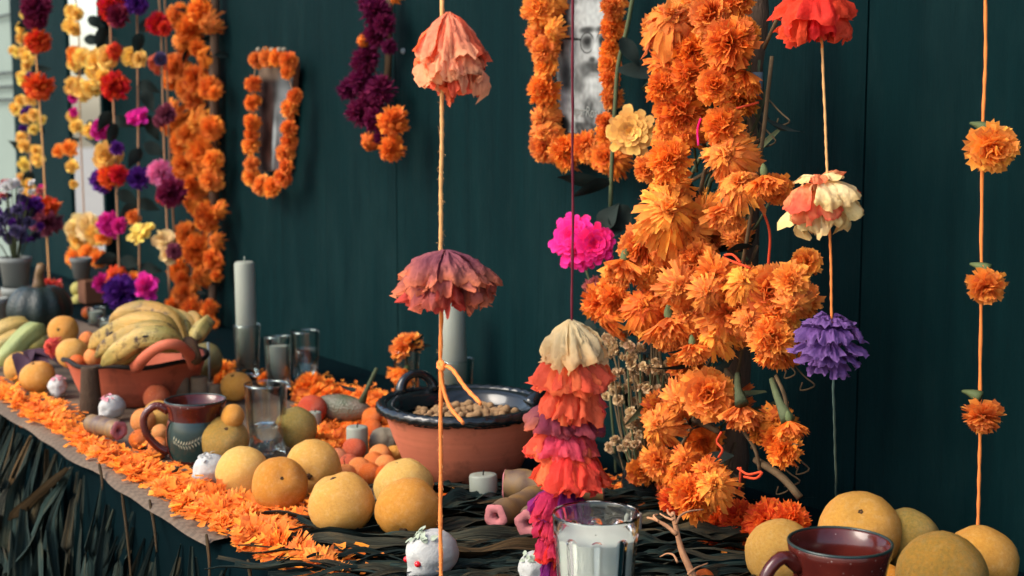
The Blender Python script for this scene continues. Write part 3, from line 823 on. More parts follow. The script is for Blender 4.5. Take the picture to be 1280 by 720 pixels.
def mug(label, p, R, H, handle_dir, slip=True):
    t = thing('mug', label, 'mug', p)
    mb = MB(); s = R
    body = [(.001, .003), (.74 * s, .001), (.80 * s, .02 * H), (.84 * s, .09 * H)]
    mb.lathe(body, 40); obj('foot', mb, M['glaze_brown'], t)
    mb = MB(); mb.lathe([(.842 * s, .088 * H), (.90 * s, .2 * H), (.945 * s, .36 * H), (.945 * s, .5 * H), (.91 * s, .62 * H), (.862 * s, .705 * H)], 40); obj('body', mb, M['glaze_green'], t)
    mb = MB(); mb.lathe([(.862 * s, .70 * H), (.868 * s, .74 * H), (.90 * s, .82 * H), (.97 * s, .93 * H), (1.0 * s, .985 * H), (.97 * s, H), (.92 * s, .985 * H), (.86 * s, .86 * H), (.80 * s, .72 * H), (.86 * s, .45 * H), (.74 * s, .1 * H), (.001, .06 * H)], 40); obj('neck', mb, M['glaze_brown'], t)
    mb = MB(); mb.tube([(.975 * s * math.cos(a), .975 * s * math.sin(a), H * .998) for a in [2 * PI * i / 60 for i in range(61)]], .028 * s, 8, 0, False); obj('rim', mb, M['glaze_green'], t)
    hd = Vector(handle_dir).normalized()
    P = curve([hd * (.86 * s) + Vector((0, 0, .84 * H)), hd * (1.25 * s) + Vector((0, 0, .93 * H)), hd * (1.62 * s) + Vector((0, 0, .78 * H)), hd * (1.6 * s) + Vector((0, 0, .52 * H)), hd * (1.25 * s) + Vector((0, 0, .28 * H)), hd * (.9 * s) + Vector((0, 0, .17 * H))], 20)
    mb = MB(); mb.tube(P, [.15 * s - .03 * s * math.sin(PI * i / 19) for i in range(20)], 10); obj('handle', mb, M['glaze_brown'], t)
    # vertical oxblood band beside the handle
    mb = MB()
    hz = math.atan2(hd.y, hd.x)
    mb.grid([[((r + .0015) * math.cos(hz + q * wd_), (r + .0015) * math.sin(hz + q * wd_), z) for q in (-1, -.5, 0, .5, 1)] for r, z, wd_ in ((.85 * s, .1 * H, .5), (.90 * s, .2 * H, .34), (.945 * s, .36 * H, .26), (.945 * s, .5 * H, .24), (.91 * s, .62 * H, .3), (.866 * s, .705 * H, .42))]); obj('glaze_band', mb, M['glaze_brown'], t)
    # painted sprig
    if slip:
        mb = MB(); a0 = math.atan2(-hf.y, -hf.x) - .12
        def onb(da, z): 
            zz = z * H; r = .948 * s if .34 < z < .52 else (.93 * s if z > .52 else .928 * s)
            return Vector((r * math.cos(a0 + da) * 1.006, r * math.sin(a0 + da) * 1.006, zz))
        for q in range(11):
            u = -.55 + q * .1; zc = .42 - .06 * math.sin((u + .5) * 4)
            for sg in (-1, 1):
                b0 = onb(u, zc); b1 = onb(u + .09, zc + sg * .07); b2_ = onb(u + .05, zc + sg * .05); b3 = onb(u + .085, zc + sg * .025)
                i0 = [mb.vert(v_) for v_ in (b0, b2_, b1, b3)]; mb.face(i0)
        obj('painted_sprig', mb, M['glaze_leaf'], t, smooth=False)
    return t
mp = at_Z(240, 584); mp = Vector((mp.x, mp.y, H_TABLE)) + hf * .042
mug('dark green mug with oxblood rim and painted sprig, among the left fruit', mp, .0565, .117, -hr * 1 - hf * .25)
m2 = at_d(1050, 677, 1.62)
mug('glossy oxblood mug with green rim at the lower right, cut by the frame', Vector((m2.x, m2.y, H_TABLE)), .0595, m2.z - H_TABLE, -hr * 1 - hf * .35)

# glasses and candles ---------------------------------------------------
def tumbler(label, p, r0, r1, h, fill=None, fillh=.5, tilt=None, flutes=0, cat='glass', thick=.0022, name='drinking_glass', group=None):
    t = thing(name, label, cat, p, group)
    if tilt is not None: t.rotation_euler = tilt
    def fl(r, z, a):
        if not flutes: return r
        top = .875 * h + .02 * h * math.cos(flutes * a)        # arched tops of the panels
        k_ = 0 if z < .06 * h else max(0, min(1, (top - z) / (.015 * h)))
        return r * (1 - 0.02 * k_ - .085 * k_ * max(0, math.cos(flutes * a)) ** .5)
    N = 120 if flutes else 40
    R = lambda z: r0 + (r1 - r0) * z / h
    if flutes:
        mb = MB()
        zs = [.02, .05, .07, .2, .35, .5, .6, .64] + [.72, .8] + [.845 + .0075 * i for i in range(9)] + [.93, .97]
        prof = [(.001, 0), (r0 * .94, 0)] + [(R(z * h), z * h) for z in zs] + [(r1, h * .985), (r1 - thick * .3, h * .998), (r1 - thick * .9, h * .998), (r1 - thick * 1.25, h * .985)]
        prof += [(R(z * h) - thick * (1.25 + .8 * (1 - z)), z * h) for z in (.93, .75, .6, .4, .2, .1)] + [(.001, .085 * h)]
        no = len(zs) + 2
        mb.lathe(prof[:no], N, fn=fl); b = len(mb.v)
        mb.lathe([prof[no - 1]] + prof[no:], N)
        obj('wall', mb, M['thick'], t)
    else:
        mb = MB(); mb.lathe([(.001, .0005), (r0 * .96, 0), (R(.02 * h), .02 * h)] + [(R(z * h), z * h) for z in (.12, .3, .5, .7, .8, .9, 1.0)], N)
        obj('outer_wall', mb, M['glass'], t)
        mb = MB(); mb.lathe([(R(h) - thick, h), (R(.5 * h) - thick * 1.5, .5 * h), (R(.08 * h) - thick * 1.8, .08 * h), (.001, .075 * h)], N); obj('inner_wall', mb, M['glass'], t)
        mb = MB(); mb.tube([((r1 - thick * .5) * math.cos(a), (r1 - thick * .5) * math.sin(a), h) for a in [2 * PI * i / 48 for i in range(49)]], thick * .8, 8, 0, False); obj('rim', mb, M['glass'], t)
    if fill:
        z0, z1 = .1 * h, fillh * h; th = thick * (1.75 if flutes else 1.9)
        mb = MB(); mb.lathe([(.001, z0), (R(z0) - th, z0), (R((z0 + z1) / 2) - th, (z0 + z1) / 2), (R(z1) - th, z1 - .001), (R(z1) - th - .0015, z1), (.001, z1)], 40)
        obj({'water': 'water', 'wax': 'wax_fill'}[fill], mb, M['wax_pale' if flutes else fill], t)
    return t
g = at_d(745, 640, 1.6)
tumbler('large fluted glass holding a white candle fill, closest to the viewer at the bottom', Vector((g.x, g.y, H_TABLE)), .036, .0495, g.z - H_TABLE, 'wax', .86, flutes=10, thick=.0024)
gz = at_Z(331, 572); gz = Vector((gz.x, gz.y, H_TABLE)) + hf * .025; gd = depth(gz)
gt = at_d(330, 478, gd + .0)
tumbler('clear glass half filled with water behind the front row of oranges', gz, 23 * gd / FPX, 26.5 * gd / FPX, gt.z - H_TABLE, 'water', .42)
def up(x, yb, yt, back=.03):
    p = at_Z(x, yb); p = Vector((p.x, p.y, H_TABLE)) + hf * back
    d = depth(p); q = at_d(x, yt, d); return p, d, q.z - H_TABLE
p, d, h = up(346, 488, 420)
tumbler('narrow tilted glass full of whitish wax, left of the water glass by the wall', p, 15 * d / FPX, 17 * d / FPX, h, 'wax', .82, (-.02, -.07, 0))
p, d, h = up(380, 476, 413)
tumbler('tall glass half full of dark water by the wall, right of the waxy one', p, 16 * d / FPX, 18 * d / FPX, h, 'water', .62)
p, d, h = up(307, 472, 405)
tumbler('tall clear glass holding the left tall candle upright', p, 14 * d / FPX, 17 * d / FPX, h, None)
mb = MB(); rc = 13 * d / FPX; hc = up(305, 472, 322)[2]
mb.lathe([(.001, .02), (rc, .02), (rc * .985, hc * .5), (rc * .96, hc - .012), (rc * .8, hc - .006), (rc * .5, hc - .009), (.001, hc - .008)], 24, fn=lambda r, z, a: r * (1 + .012 * math.sin(3 * a + z * 30)))
t = thing('candle', 'tall pale candle standing in a clear glass left of the milky glass', 'candle', p); t.rotation_euler = (0, -.02, 0)
obj('wax_body', mb, M['wax'], t); mb = MB(); mb.tube([(0, 0, hc - .012), (.001, 0, hc + .006)], .0015, 5); obj('wick', mb, M['wax'], t)
p, d, h = up(568, 512, 448)
tumbler('clear glass behind the clay bowl holding the leaning candle', p, 20 * d / FPX, 24 * d / FPX, h, None)
t = thing('candle', 'leaning pale candle in a glass behind the clay bowl and the orange cord', 'candle', p); t.rotation_euler = (0, -.07, -.2)
mb = MB(); rc = 16.5 * d / FPX; hc = up(560, 512, 372)[2]; mb.lathe([(.001, .015), (rc * 1.06, .015), (rc, hc * .6), (rc * .97, hc - .01), (rc * .6, hc), (.001, hc - .006)], 24); obj('wax_body', mb, M['wax'], t)
mb = MB(); mb.tube([(0, 0, hc - .012), (.001, 0, hc + .006)], .0015, 5); obj('wick', mb, M['wax'], t)
p, d, h = up(507, 505, 437)
tumbler('clear glass with a marigold put in it, left behind the clay bowl', p, 15 * d / FPX, 17 * d / FPX, h, 'water', .5)
t = thing('marigold', 'orange marigold with green leaves standing in the glass by the dark wall', 'flower', p)
mb = MB(); mb.tube([(0, 0, .02), (.004, 0, h * .55), (0, 0, h)], .003, 6); obj('stem', mb, M['stem'], t)
head(t, p + Vector((0, 0, h + .012)), .042, 'ruffle', face=(.2, -.3, 1), squash=.7); head(t, p + Vector((.006, -.006, h * .62)), .03, 'skirt', face=(.5, -.6, -.4))
for q in range(3):
    obj('leaf', leaf_mb(.05, .02, .3, q), M['leaf_dark'], t, (0.01, 0, h + .01), aim((1, .2, .1), 0) @ Quaternion((0, 0, 1), q * 1.2) @ Quaternion((0, 1, 0), -1.2))
def stub(label, x, yb, yt, rpx, mat='wax', name='candle', cat='candle', tap=1.0, lean=None, wick=True, bumpy=0.0, group=None):
    p, d, h = up(x, yb, yt, .012)
    r = rpx * d / FPX
    t = thing(name, label, cat, p, group)
    if lean: t.rotation_euler = lean
    mb = MB()
    fn = (lambda rr, z, a: rr * (1 + bumpy * noise.noise(Vector((math.cos(a) * 2, math.sin(a) * 2, z * 30 + x))))) if bumpy else None
    mb.lathe([(.001, 0), (r * .98, 0), (r, .02 * h), (r * (1 + tap) / 2, .5 * h), (r * tap, .95 * h), (r * tap * .93, h), (r * tap * .5, h * .985), (.001, h * .97)], 24, fn=fn)
    obj('body' if not wick else 'wax_body', mb, M[mat], t)
    if wick:
        mb = MB(); mb.tube([(0, 0, h * .95), (.001, .001, h + .007)], .0012, 5); obj('wick', mb, M['black'], t)
stub('short white candle with square top standing among the marigold petals by the small apples', 446, 575, 532, 13.5)
stub('tiny white candle stub between reddish fruit and grapefruit behind the water glass', 393, 540, 514, 8)
stub('short white candle with a smudge in front of the clay bowl, beside the sugar cane', 605, 634, 592, 17.5, lean=(0, -.06, 0))
stub('slim white candle showing behind the right edge of the front glass', 797, 680, 640, 6)
for a in ((112, 522, 457, 14, 'cone_dark', .74, 'dark brown sugar cone standing in front of the banana bowl'), (225, 506, 459, 12, 'cone', .8, 'tall grey brown sugar cone left of its shorter neighbour behind the left mug'),
          (248, 506, 470, 12, 'cone', .85, 'stout pale brown sugar cone, middle of the three behind the left mug'), (267, 506, 480, 9, 'cone', .7, 'small grey sugar cone, rightmost of the three behind the left mug')):
    stub(a[6], a[0], a[1], a[2], a[3], a[4], 'sugar_cone', 'sugar cone', a[5], None, False, .12, 'brown sugar cones')
p, d, h = up(262, 478, 427, 0)
mb = MB(); mb.tube([(0, 0, 0), (.002, 0, h * .6), (-.003, 0, h)], [.003, .0025, .0035], 6)
tag(obj('incense_stick', mb, M['steel'], None, p), 'thin grey stick upright before the green mango', 'stick')
p, d, h = up(117, 408, 384)
tumbler('empty grey tumbler behind the banana bowl, left of two', p, .024, .027, h, 'wax', .8)
p, d, h = up(134, 415, 396)
tumbler('low clear glass behind the banana bowl with white contents', p, .03, .036, h, 'wax', .6)
# white stone
pS, rS = ball_on(479, 551, 18)
tag(obj('stone', fruit_mesh(55, .95, 0, 0, .22), M['stone'], None, pS, None, rS), 'rough whitish stone leaning on the left side of the clay bowl', 'stone')
# long squash
t0 = at_d(407, 516, 2.95); pS = at_Z(425, 528) + Vector((0, 0, .03))
sq = thing('squash', 'long green and mauve squash lying in the marigold petals with green stem', 'squash', pS)
mb = MB(); ax = hr * .95 - hf * .35
mb.tube([ax * (-.065 + .13 * i / 11) for i in range(12)], [.03 * math.sin(PI * (.06 + .88 * i / 11)) ** .6 for i in range(12)], 14); obj('rind', mb, M['squash'], sq)
mb = MB(); mb.tube([ax * .05 + Vector((0, 0, .015)), ax * .06 + Vector((0, 0, .04)), ax * .085 + Vector((0, 0, .09))], [.009, .005, .004], 7); obj('stalk', mb, M['stem'], sq)
obj('leaf', leaf_mb(.06, .03, .2, 4), M['leaf_dark'], sq, ax * .03 + Vector((0, 0, .035)), aim((.3, .2, 1), 1))

# sugar cane ------------------------------------------------------------
def cane(label, x, y, r, dirv, L, z=None):
    p, R = ball_on(x, y, r, H_TABLE + .02 if z is None else z)
    t = thing('sugar_cane', label, 'sugar cane', p, 'cut sugar cane pieces')
    dv = Vector(dirv).normalized(); mb = MB()
    pts = []; rad = []
    for i in range(15):
        u = i / 14; pts.append(dv * (L * u)); rad.append(R * (1.0 + (.1 if i in (2, 3, 9, 10) else 0) - (.06 if i in (4, 11) else 0)))
    mb.tube(pts, rad, 18, 0, False); obj('rind', mb, M['cane'], t)
    mb = MB(); a = dv.orthogonal().normalized(); b = dv.cross(a)
    mb.grid([[dv * (-.0035 + zz) + (a * math.cos(an) + b * math.sin(an)) * (R * rr_ * (1 + .08 * math.sin(an * 5 + x))) for an in [2 * PI * i / 20 for i in range(20)]] for rr_, zz in ((.995, .0045), (.93, .002), (.6, .0015), (.36, .003), (.24, .009), (.2, .016))], 0, True); obj('pith', mb, M['pith'], t)
    mb = MB(); mb.grid([[dv * (.010) + (a * math.cos(an) + b * math.sin(an)) * (R * rr_) for an in [2 * PI * i / 12 for i in range(12)]] for rr_ in (.27, .02)], 0, True); obj('hollow', mb, M['pith_dark'], t)
cane('thick purple brown sugar cane piece lying right beside the short white candle', 631, 606, 19, hr * 1 - hf * .12, .16)
cane('thin sugar cane piece with pink cut end below the thick one', 619, 646, 16.5, hr * .52 + hf * .85, .16)
cane('sugar cane piece with a pink hollow end beside the hanging paper stack', 660, 655, 18, hr * .35 + hf * .93, .15)
cane('grey sugar cane piece with pale cut end beside the small left skull', 149, 538, 12, -hr * .75 + hf * .66, .095)

# sugar skulls ----------------------------------------------------------
def skull(label, x, y, r, face, icing='icing_green', eyes=True, group='white sugar skulls'):
    p, R = ball_on(x, y, r)
    t = thing('sugar_skull', label, 'sugar skull', p, group)
    rot = aim(face, 0).to_matrix().to_4x4()
    f = Vector(face).normalized(); upv = Vector((0, 0, 1)); sd = upv.cross(f).normalized(); upv = f.cross(sd)
    mb = MB(); rows = []
    for j in range(25):
        th = PI * j / 24; row = []
        for i in range(36):
            an = 2 * PI * i / 36
            dv = Vector((math.sin(th) * math.cos(an), math.sin(th) * math.sin(an), math.cos(th)))   # x=face, y=side, z=up
            rr_ = 1.0
            if dv.z < -.1: rr_ -= .12 * (1 - abs(dv.x)) 
            rr_ += .24 * math.exp(-((dv.x - .8) ** 2 + dv.y ** 2 + (dv.z + .58) ** 2) / .1)           # jaw
            for s_ in (-1, 1):
                rr_ -= .17 * math.exp(-((dv.x - .85) ** 2 + (dv.y - s_ * .4) ** 2 + (dv.z - .02) ** 2) / .045)
                rr_ += .06 * math.exp(-((dv.x - .7) ** 2 + (dv.y - s_ * .6) ** 2 + (dv.z + .3) ** 2) / .05)
            rr_ -= .1 * math.exp(-((dv.x - .95) ** 2 + dv.y ** 2 * 2 + (dv.z + .22) ** 2) / .02)
            if dv.x > .55 and -.72 < dv.z < -.42: rr_ -= .03 * (math.sin(dv.y * 26) > .5)
            rr_ += .05 * noise.noise(dv * 3 + Vector((x, 0, 0))) + .025 * noise.noise(dv * 9)
            dv = dv * rr_
            row.append((f * dv.x * 1.05 + sd * dv.y * .86 + upv * dv.z * .96) * R)
        rows.append(row)
    mb.grid(rows, 0, True); obj('bone', mb, M['sugar'], t)
    if eyes:
        for s_ in (-1, 1):
            q = (f * .88 + sd * s_ * .36 + upv * .03) * R
            obj('eye', fmesh('small', 0, 'red_eye') if 'red_eye' in M else None, None, t, q, None, R * .12)
    mb = MB(); r2 = random.Random(int(x))
    for q in range(12):
        dv = (f * r2.uniform(.1, .8) + sd * r2.uniform(-.6, .6) + upv * .85).normalized() * R * .98
        mb.add(leaf_mb(R * .3, R * .2, .2, q), Matrix.Translation(dv) @ aim(dv, r2.uniform(0, 6)).to_matrix().to_4x4() @ Matrix.Rotation(-.5, 4, 'Y'))
    obj('icing', mb, M[icing], t)
M['red_eye'] = M['sequin']
skull('white sugar skull with a red sequin eye at the bottom, left of the cord', 540, 694, 34, -hr * .8 - hf * .62 - Vector((0, 0, .12)))
skull('white sugar skull partly hidden by the fluted glass and hanging paper flowers', 668, 712, 24, -hr * .2 - hf * .9, 'icing_green', False)
skull('small white sugar skull turned to the left beside the leftmost front orange', 264, 588, 22, -hr * .9 - hf * .35 + Vector((0, 0, .1)), 'sugar', False)
skull('small white sugar skull with lilac icing behind the grey sugar cane', 140, 510, 17, -hr * .6 - hf * .8, 'icing_pink', False)
skull('white sugar skull half hidden behind the dull orange at far left', 72, 484, 14, hr * .3 - hf * .9, 'icing_pink', False)

# twig ------------------------------------------------------------------
tp = at_Z(878, 745)
dT = depth(tp)
tw = thing('twig', 'bare pinkish forked twig standing at the bottom right of the glass', 'twig', tp)
for pts, r in (([(878, 745), (864, 715), (853, 690), (846, 665), (841, 640)], .0055), ([(846, 668), (834, 658), (820, 650), (809, 647)], .003), ([(823, 652), (817, 645), (822, 643)], .0018),
               ([(845, 655), (850, 645), (862, 639), (879, 637)], .0018), ([(842, 650), (833, 647), (825, 642)], .0018), ([(847, 703), (842, 694), (834, 692), (825, 696)], .0016), ([(860, 718), (870, 710), (885, 704)], .0016), ([(841, 645), (836, 642), (834, 637)], .002)):
    P = [at_d(x, y, dT + .01 * i) - tp for i, (x, y) in enumerate(pts)]
    mb = MB(); q = curve(P, 10); mb.tube(q, [r * (1.1 - .6 * i / 9) for i in range(10)], 7, 0, True, .6, 3, .1); obj('branch', mb, M['twig'], tw)
# ================================================================== marigold column on its post
YC = 1.50
FCAM = (.62, -.72, .1)
cb = at_Z(890, 655); cb = Vector((cb.x, YC, H_TABLE))
col = thing('marigold_column', 'tall brown post thickly tied with orange marigold bunches, right of centre', 'flower column', cb)
pa, pb_ = at_Y(948, -40, 1.60), at_Y(915, 640, 1.60)
mb = MB(); px_ = [pa + Vector((0, 0, .25)), pa, pa * .7 + pb_ * .3, pa * .3 + pb_ * .7, Vector((pb_.x, pb_.y, H_TABLE))]
mb.tube([q - cb for q in curve(px_, 26)], [.019 + .004 * math.sin(i * 1.7) for i in range(26)], 10, 0, True, .2, 3, .12); obj('post', mb, M['post'], col)
# dried stems bundled behind the flowers
r3 = random.Random(5)
CX = lambda y: 885 + 25 * math.sin(y / 110.0) - (0 if y > 250 else 10)
for i in range(70):
    y0 = r3.uniform(-60, 600); x0 = CX(y0) + r3.uniform(-45, 65)
    y1 = y0 + r3.uniform(60, 170); x1 = CX(y1) + r3.uniform(-55, 60)
    Ys = r3.uniform(1.49, 1.58)
    P = [at_Y(x0, y0, Ys), at_Y((x0 + x1) / 2 + r3.uniform(-14, 14), (y0 + y1) / 2, Ys + r3.uniform(-.03, .01)), at_Y(x1, min(y1, 645), Ys)]
    mb = MB(); mb.tube([q - cb for q in curve(P, 7)], r3.uniform(.002, .004), 5); obj('stem', mb, M['stem'] if r3.random() < .6 else M['stem_brown'], col)
for i in range(110):
    y0 = r3.uniform(-20, 620); x0 = CX(y0) + r3.uniform(-55, 60)
    L = r3.uniform(.05, .1)
    obj('leaf', leaf_mb(L, L * r3.uniform(.12, .3), r3.uniform(-.2, .8), i, .5, 5, .12), M['leaf_dark'] if r3.random() < .7 else M['stem'], col, at_Y(x0, y0, r3.uniform(1.47, 1.56)) - cb, aim((r3.uniform(-1, 1), r3.uniform(-1, .3), r3.uniform(-1, 1)), r3.uniform(0, 6)) @ Quaternion((0, 1, 0), -1.3))
# wispy curled tendrils at the right
for (x, y) in ((975, 140), (960, 165), (1000, 430), (985, 455), (1005, 470), (985, 590), (1000, 575), (975, 600), (965, 560)):
    P = [at_Y(x - 18, y - 20, 1.52), at_Y(x, y, 1.5), at_Y(x + 8 + r3.uniform(-4, 8), y + 12, 1.49), at_Y(x - 4, y + 18, 1.49), at_Y(x - 2, y + 8, 1.49)]
    mb = MB(); mb.tube([q - cb for q in curve(P, 14)], .0013, 4); obj('tendril', mb, M['stem_brown'], col)
for x0, y0, x1, y1, rr_ in ((945, 575, 1000, 622, .006), (955, 555, 998, 558, .003), (970, 470, 985, 530, .003), (905, 460, 925, 505, .006), (925, 350, 965, 70, .003), (955, 60, 990, -30, .003), (850, 560, 868, 520, .003), (845, 525, 900, 540, .005), (940, 560, 960, 510, .003), (930, 540, 950, 590, .003)):
    P = [at_Y(x0, y0, 1.47), at_Y((x0 + x1) / 2 + 4, (y0 + y1) / 2 - 3, 1.455), at_Y(x1, y1, 1.46)]
    mb = MB(); mb.tube([q - cb for q in curve(P, 8)], rr_, 6); obj('stem', mb, M['stem_brown'], col)
HEADS = [
 (842, 25, 27, 40, 'wilt', 0), (890, 18, 30, 24, 'pom', 0), (923, -2, 22, 20, 'ruffle', 1), (835, 78, 22, 26, 'wilt', 1), (828, 108, 19, 22, 'ruffle', 1), (865, 63, 25, 26, 'ruffle', 1),
 (912, 52, 33, 24, 'ruffle', 1), (913, 76, 26, 24, 'ruffle', 1), (863, 92, 26, 26, 'ruffle', 1), (893, 108, 23, 19, 'pom', 1), (932, 106, 19, 27, 'skirt', 1), (848, 138, 31, 22, 'ruffle', 1),
 (832, 164, 21, 24, 'wilt', 1), (905, 157, 27, 24, 'ruffle', 1), (910, 193, 33, 25, 'wilt', 0), (838, 201, 28, 24, 'ruffle', 1), (860, 168, 17, 20, 'wilt', 1), (925, 230, 30, 26, 'wilt', 0), (955, 236, 25, 27, 'skirt', 1),
 (830, 234, 27, 24, 'wilt', 0), (836, 264, 40, 30, 'wilt', 0), (862, 286, 26, 23, 'wilt', 0), (906, 276, 29, 29, 'skirt', 0), (800, 309, 31, 24, 'pom', 0), (830, 302, 26, 22, 'wilt', 0),
 (780, 344, 29, 30, 'skirt', 0), (811, 341, 23, 20, 'wilt', 0), (767, 374, 19, 20, 'ruffle', 1), (806, 383, 27, 25, 'wilt', 1), (870, 322, 27, 23, 'ruffle', 0), (851, 357, 29, 23, 'wilt', 0),
 (895, 344, 28, 23, 'lay', 0), (861, 394, 34, 32, 'wilt', 0), (912, 391, 37, 30, 'lay', 0), (960, 366, 36, 32, 'pom', 0), (988, 350, 22, 18, 'lay', 0), (974, 392, 27, 28, 'ruffle', 0),
 (812, 405, 23, 28, 'wilt', 0), (836, 418, 33, 32, 'skirt', 0), (963, 423, 28, 22, 'ruffle', 0), (967, 451, 24, 17, 'skirt', 1), (865, 446, 24, 22, 'skirt', 0), (938, 402, 25, 24, 'wilt', 0), (895, 417, 25, 20, 'wilt', 0), (930, 352, 25, 24, 'wilt', 0), (992, 380, 19, 22, 'wilt', 0), (885, 365, 24, 24, 'wilt', 0),
 (884, 493, 33, 29, 'pom', 0), (853, 500, 25, 24, 'wilt', 0), (824, 532, 23, 27, 'wilt', 0), (927, 523, 30, 23, 'skirt', 0), (986, 541, 24, 17, 'skirt', 1), (823, 576, 20, 21, 'lay', 0), (845, 594, 18, 22, 'wilt', 1),
 (868, 620, 32, 30, 'ruffle', 1), (894, 606, 22, 26, 'wilt', 0), (856, 574, 17, 18, 'wilt', 1), (845, 625, 20, 22, 'ruffle', 2), (882, 590, 20, 20, 'wilt', 1),
 (896, 658, 29, 22, 'ruffle', 2), (925, 652, 29, 21, 'ruffle', 2), (958, 653, 29, 20, 'ruffle', 2), (988, 651, 24, 18, 'ruffle', 2), (911, 673, 24, 17, 'ruffle', 2), (884, 669, 20, 18, 'ruffle', 2), (945, 668, 24, 16, 'ruffle', 2)]
r4 = random.Random(11)
for (x, y, wx, hy, kind, mt) in HEADS:
    Yh = 1.40 + r4.uniform(-.03, .03) if y < 640 else 1.44
    if kind == 'skirt': f = Vector((.25, -.3, -1))
    elif kind == 'wilt': f = Vector((.45 + r4.uniform(-.3, .3), -.7, .25 + r4.uniform(-.3, .4)))
    elif y > 640: f = Vector((.4, -.6, .3))
    else: f = Vector((.6 + r4.uniform(-.3, .3), -.75, r4.uniform(-.2, .35)))
    p = at_Y(x, y, Yh); R = max(wx, hy) * 1.06 * depth(p) / FPX
    if kind == 'skirt': p = p + Vector((0, 0, R * .62)); R *= .86
    f.normalize()
    loc = p - cb
    obj('flower_head', head_mesh(kind, r4.randrange(6), ('marigold', 'marigold_deep', 'marigold_red')[mt]), None, col, loc, aim(f + Vector((r4.uniform(-.2, .2), r4.uniform(-.2, .2), r4.uniform(-.2, .2))), r4.uniform(0, 6)), (R, R, R * r4.uniform(.85, 1)))
r5 = random.Random(77)
for i in range(85):
    x, y, wx, hy, kind, mt = r5.choice(HEADS[:62])
    x += r5.uniform(-26, 26); y += r5.uniform(-24, 24)
    if x > 935 and y < 230: continue
    p = at_Y(x, y, r5.uniform(1.45, 1.49)); R = r5.uniform(19, 27) * depth(p) / FPX
    obj('flower_head', head_mesh(r5.choice(['ruffle', 'ruffle', 'wilt', 'pom']), r5.randrange(6), (('marigold', 'marigold_deep', 'marigold_deep')[mt] if i % 4 else 'marigold_brown')), None, col, p - cb, aim((r5.uniform(-.2, .9), -.7, r5.uniform(-.4, .5)), r5.uniform(0, 6)), R)
# red cord ties
for pts in ([(950, 255), (962, 290), (960, 335)], [(938, 335), (905, 322), (915, 318), (926, 328)], [(902, 540), (896, 552), (903, 562), (898, 572)], [(922, 585), (935, 593), (952, 590), (945, 598), (930, 596)], [(926, 584), (924, 612)], [(905, 615), (918, 606)], [(830, 30), (870, 42)], [(905, 140), (948, 128)]):
    P = [at_Y(x, y, 1.41 if len(pts) > 3 else 1.43) - cb for x, y in pts]
    mb = MB(); mb.tube(curve(P, 16), .0019, 6); obj('tie_cord', mb, M['cord_red'], col)
P = [at_Y(x, y, 1.36) - cb for x, y in ((876, 148), (872, 162), (873, 182))]
mb = MB(); mb.tube(curve(P, 8), .0016, 5); tag(obj('tie_cord', mb, M['hotpink'], col), 'bright pink thread', None)
for x0, y0, x1, y1 in ((927, 505, 922, 468), (985, 525, 965, 475), (906, 258, 900, 235), (840, 345, 870, 340)):
    P = [at_Y(x0, y0, 1.40) - cb, at_Y((x0 + x1) / 2 - 2, (y0 + y1) / 2, 1.41) - cb, at_Y(x1, y1, 1.44) - cb]
    mb = MB(); mb.tube(curve(P, 6), [.011, .0085, .006, .0055, .005, .0045], 7); obj('stem', mb, M['stem'], col)
q = at_Y(959, 107, 1.59) - cb
mb = MB(); mb.box(-.018, .018, -.006, .003, -.02, .02); obj('clip', mb, M['steel'], col, q + Vector((0, -.03, 0)), None)

# ================================================================== hanging strings
def beam(Y, label):
    mb = MB(); mb.tube([(-7, Y, 2.2), (-3, Y, 2.19), (.8, Y, 2.2)], .02, 8); tag(obj('overhead_pole', mb, M['wood_stick']), label, 'pole')
beam(1.02, 'bare horizontal pole overhead, second from the front, carrying the wine red thread'); beam(.9, 'bare horizontal pole overhead, nearer the front, from which cords hang'); beam(1.5, 'bare horizontal pole overhead, nearer the wall, from which cords hang')
def cordpart(parent, pts, r, mat='cord', n=24, name='cord'):
    base = Vector(parent.location)
    cq = curve(pts, n * 2)
    cq = [q + Vector((.0016 * noise.noise(q * 14), .001 * noise.noise(q * 14 + Vector((5, 0, 0))), 0)) if 0 < i < len(cq) - 1 else q for i, q in enumerate(cq)]
    mb = MB(); mb.tube([Vector(q) - base for q in cq], r, 7, 0, True, .8, 2, .18); return obj(name, mb, M[mat], parent)
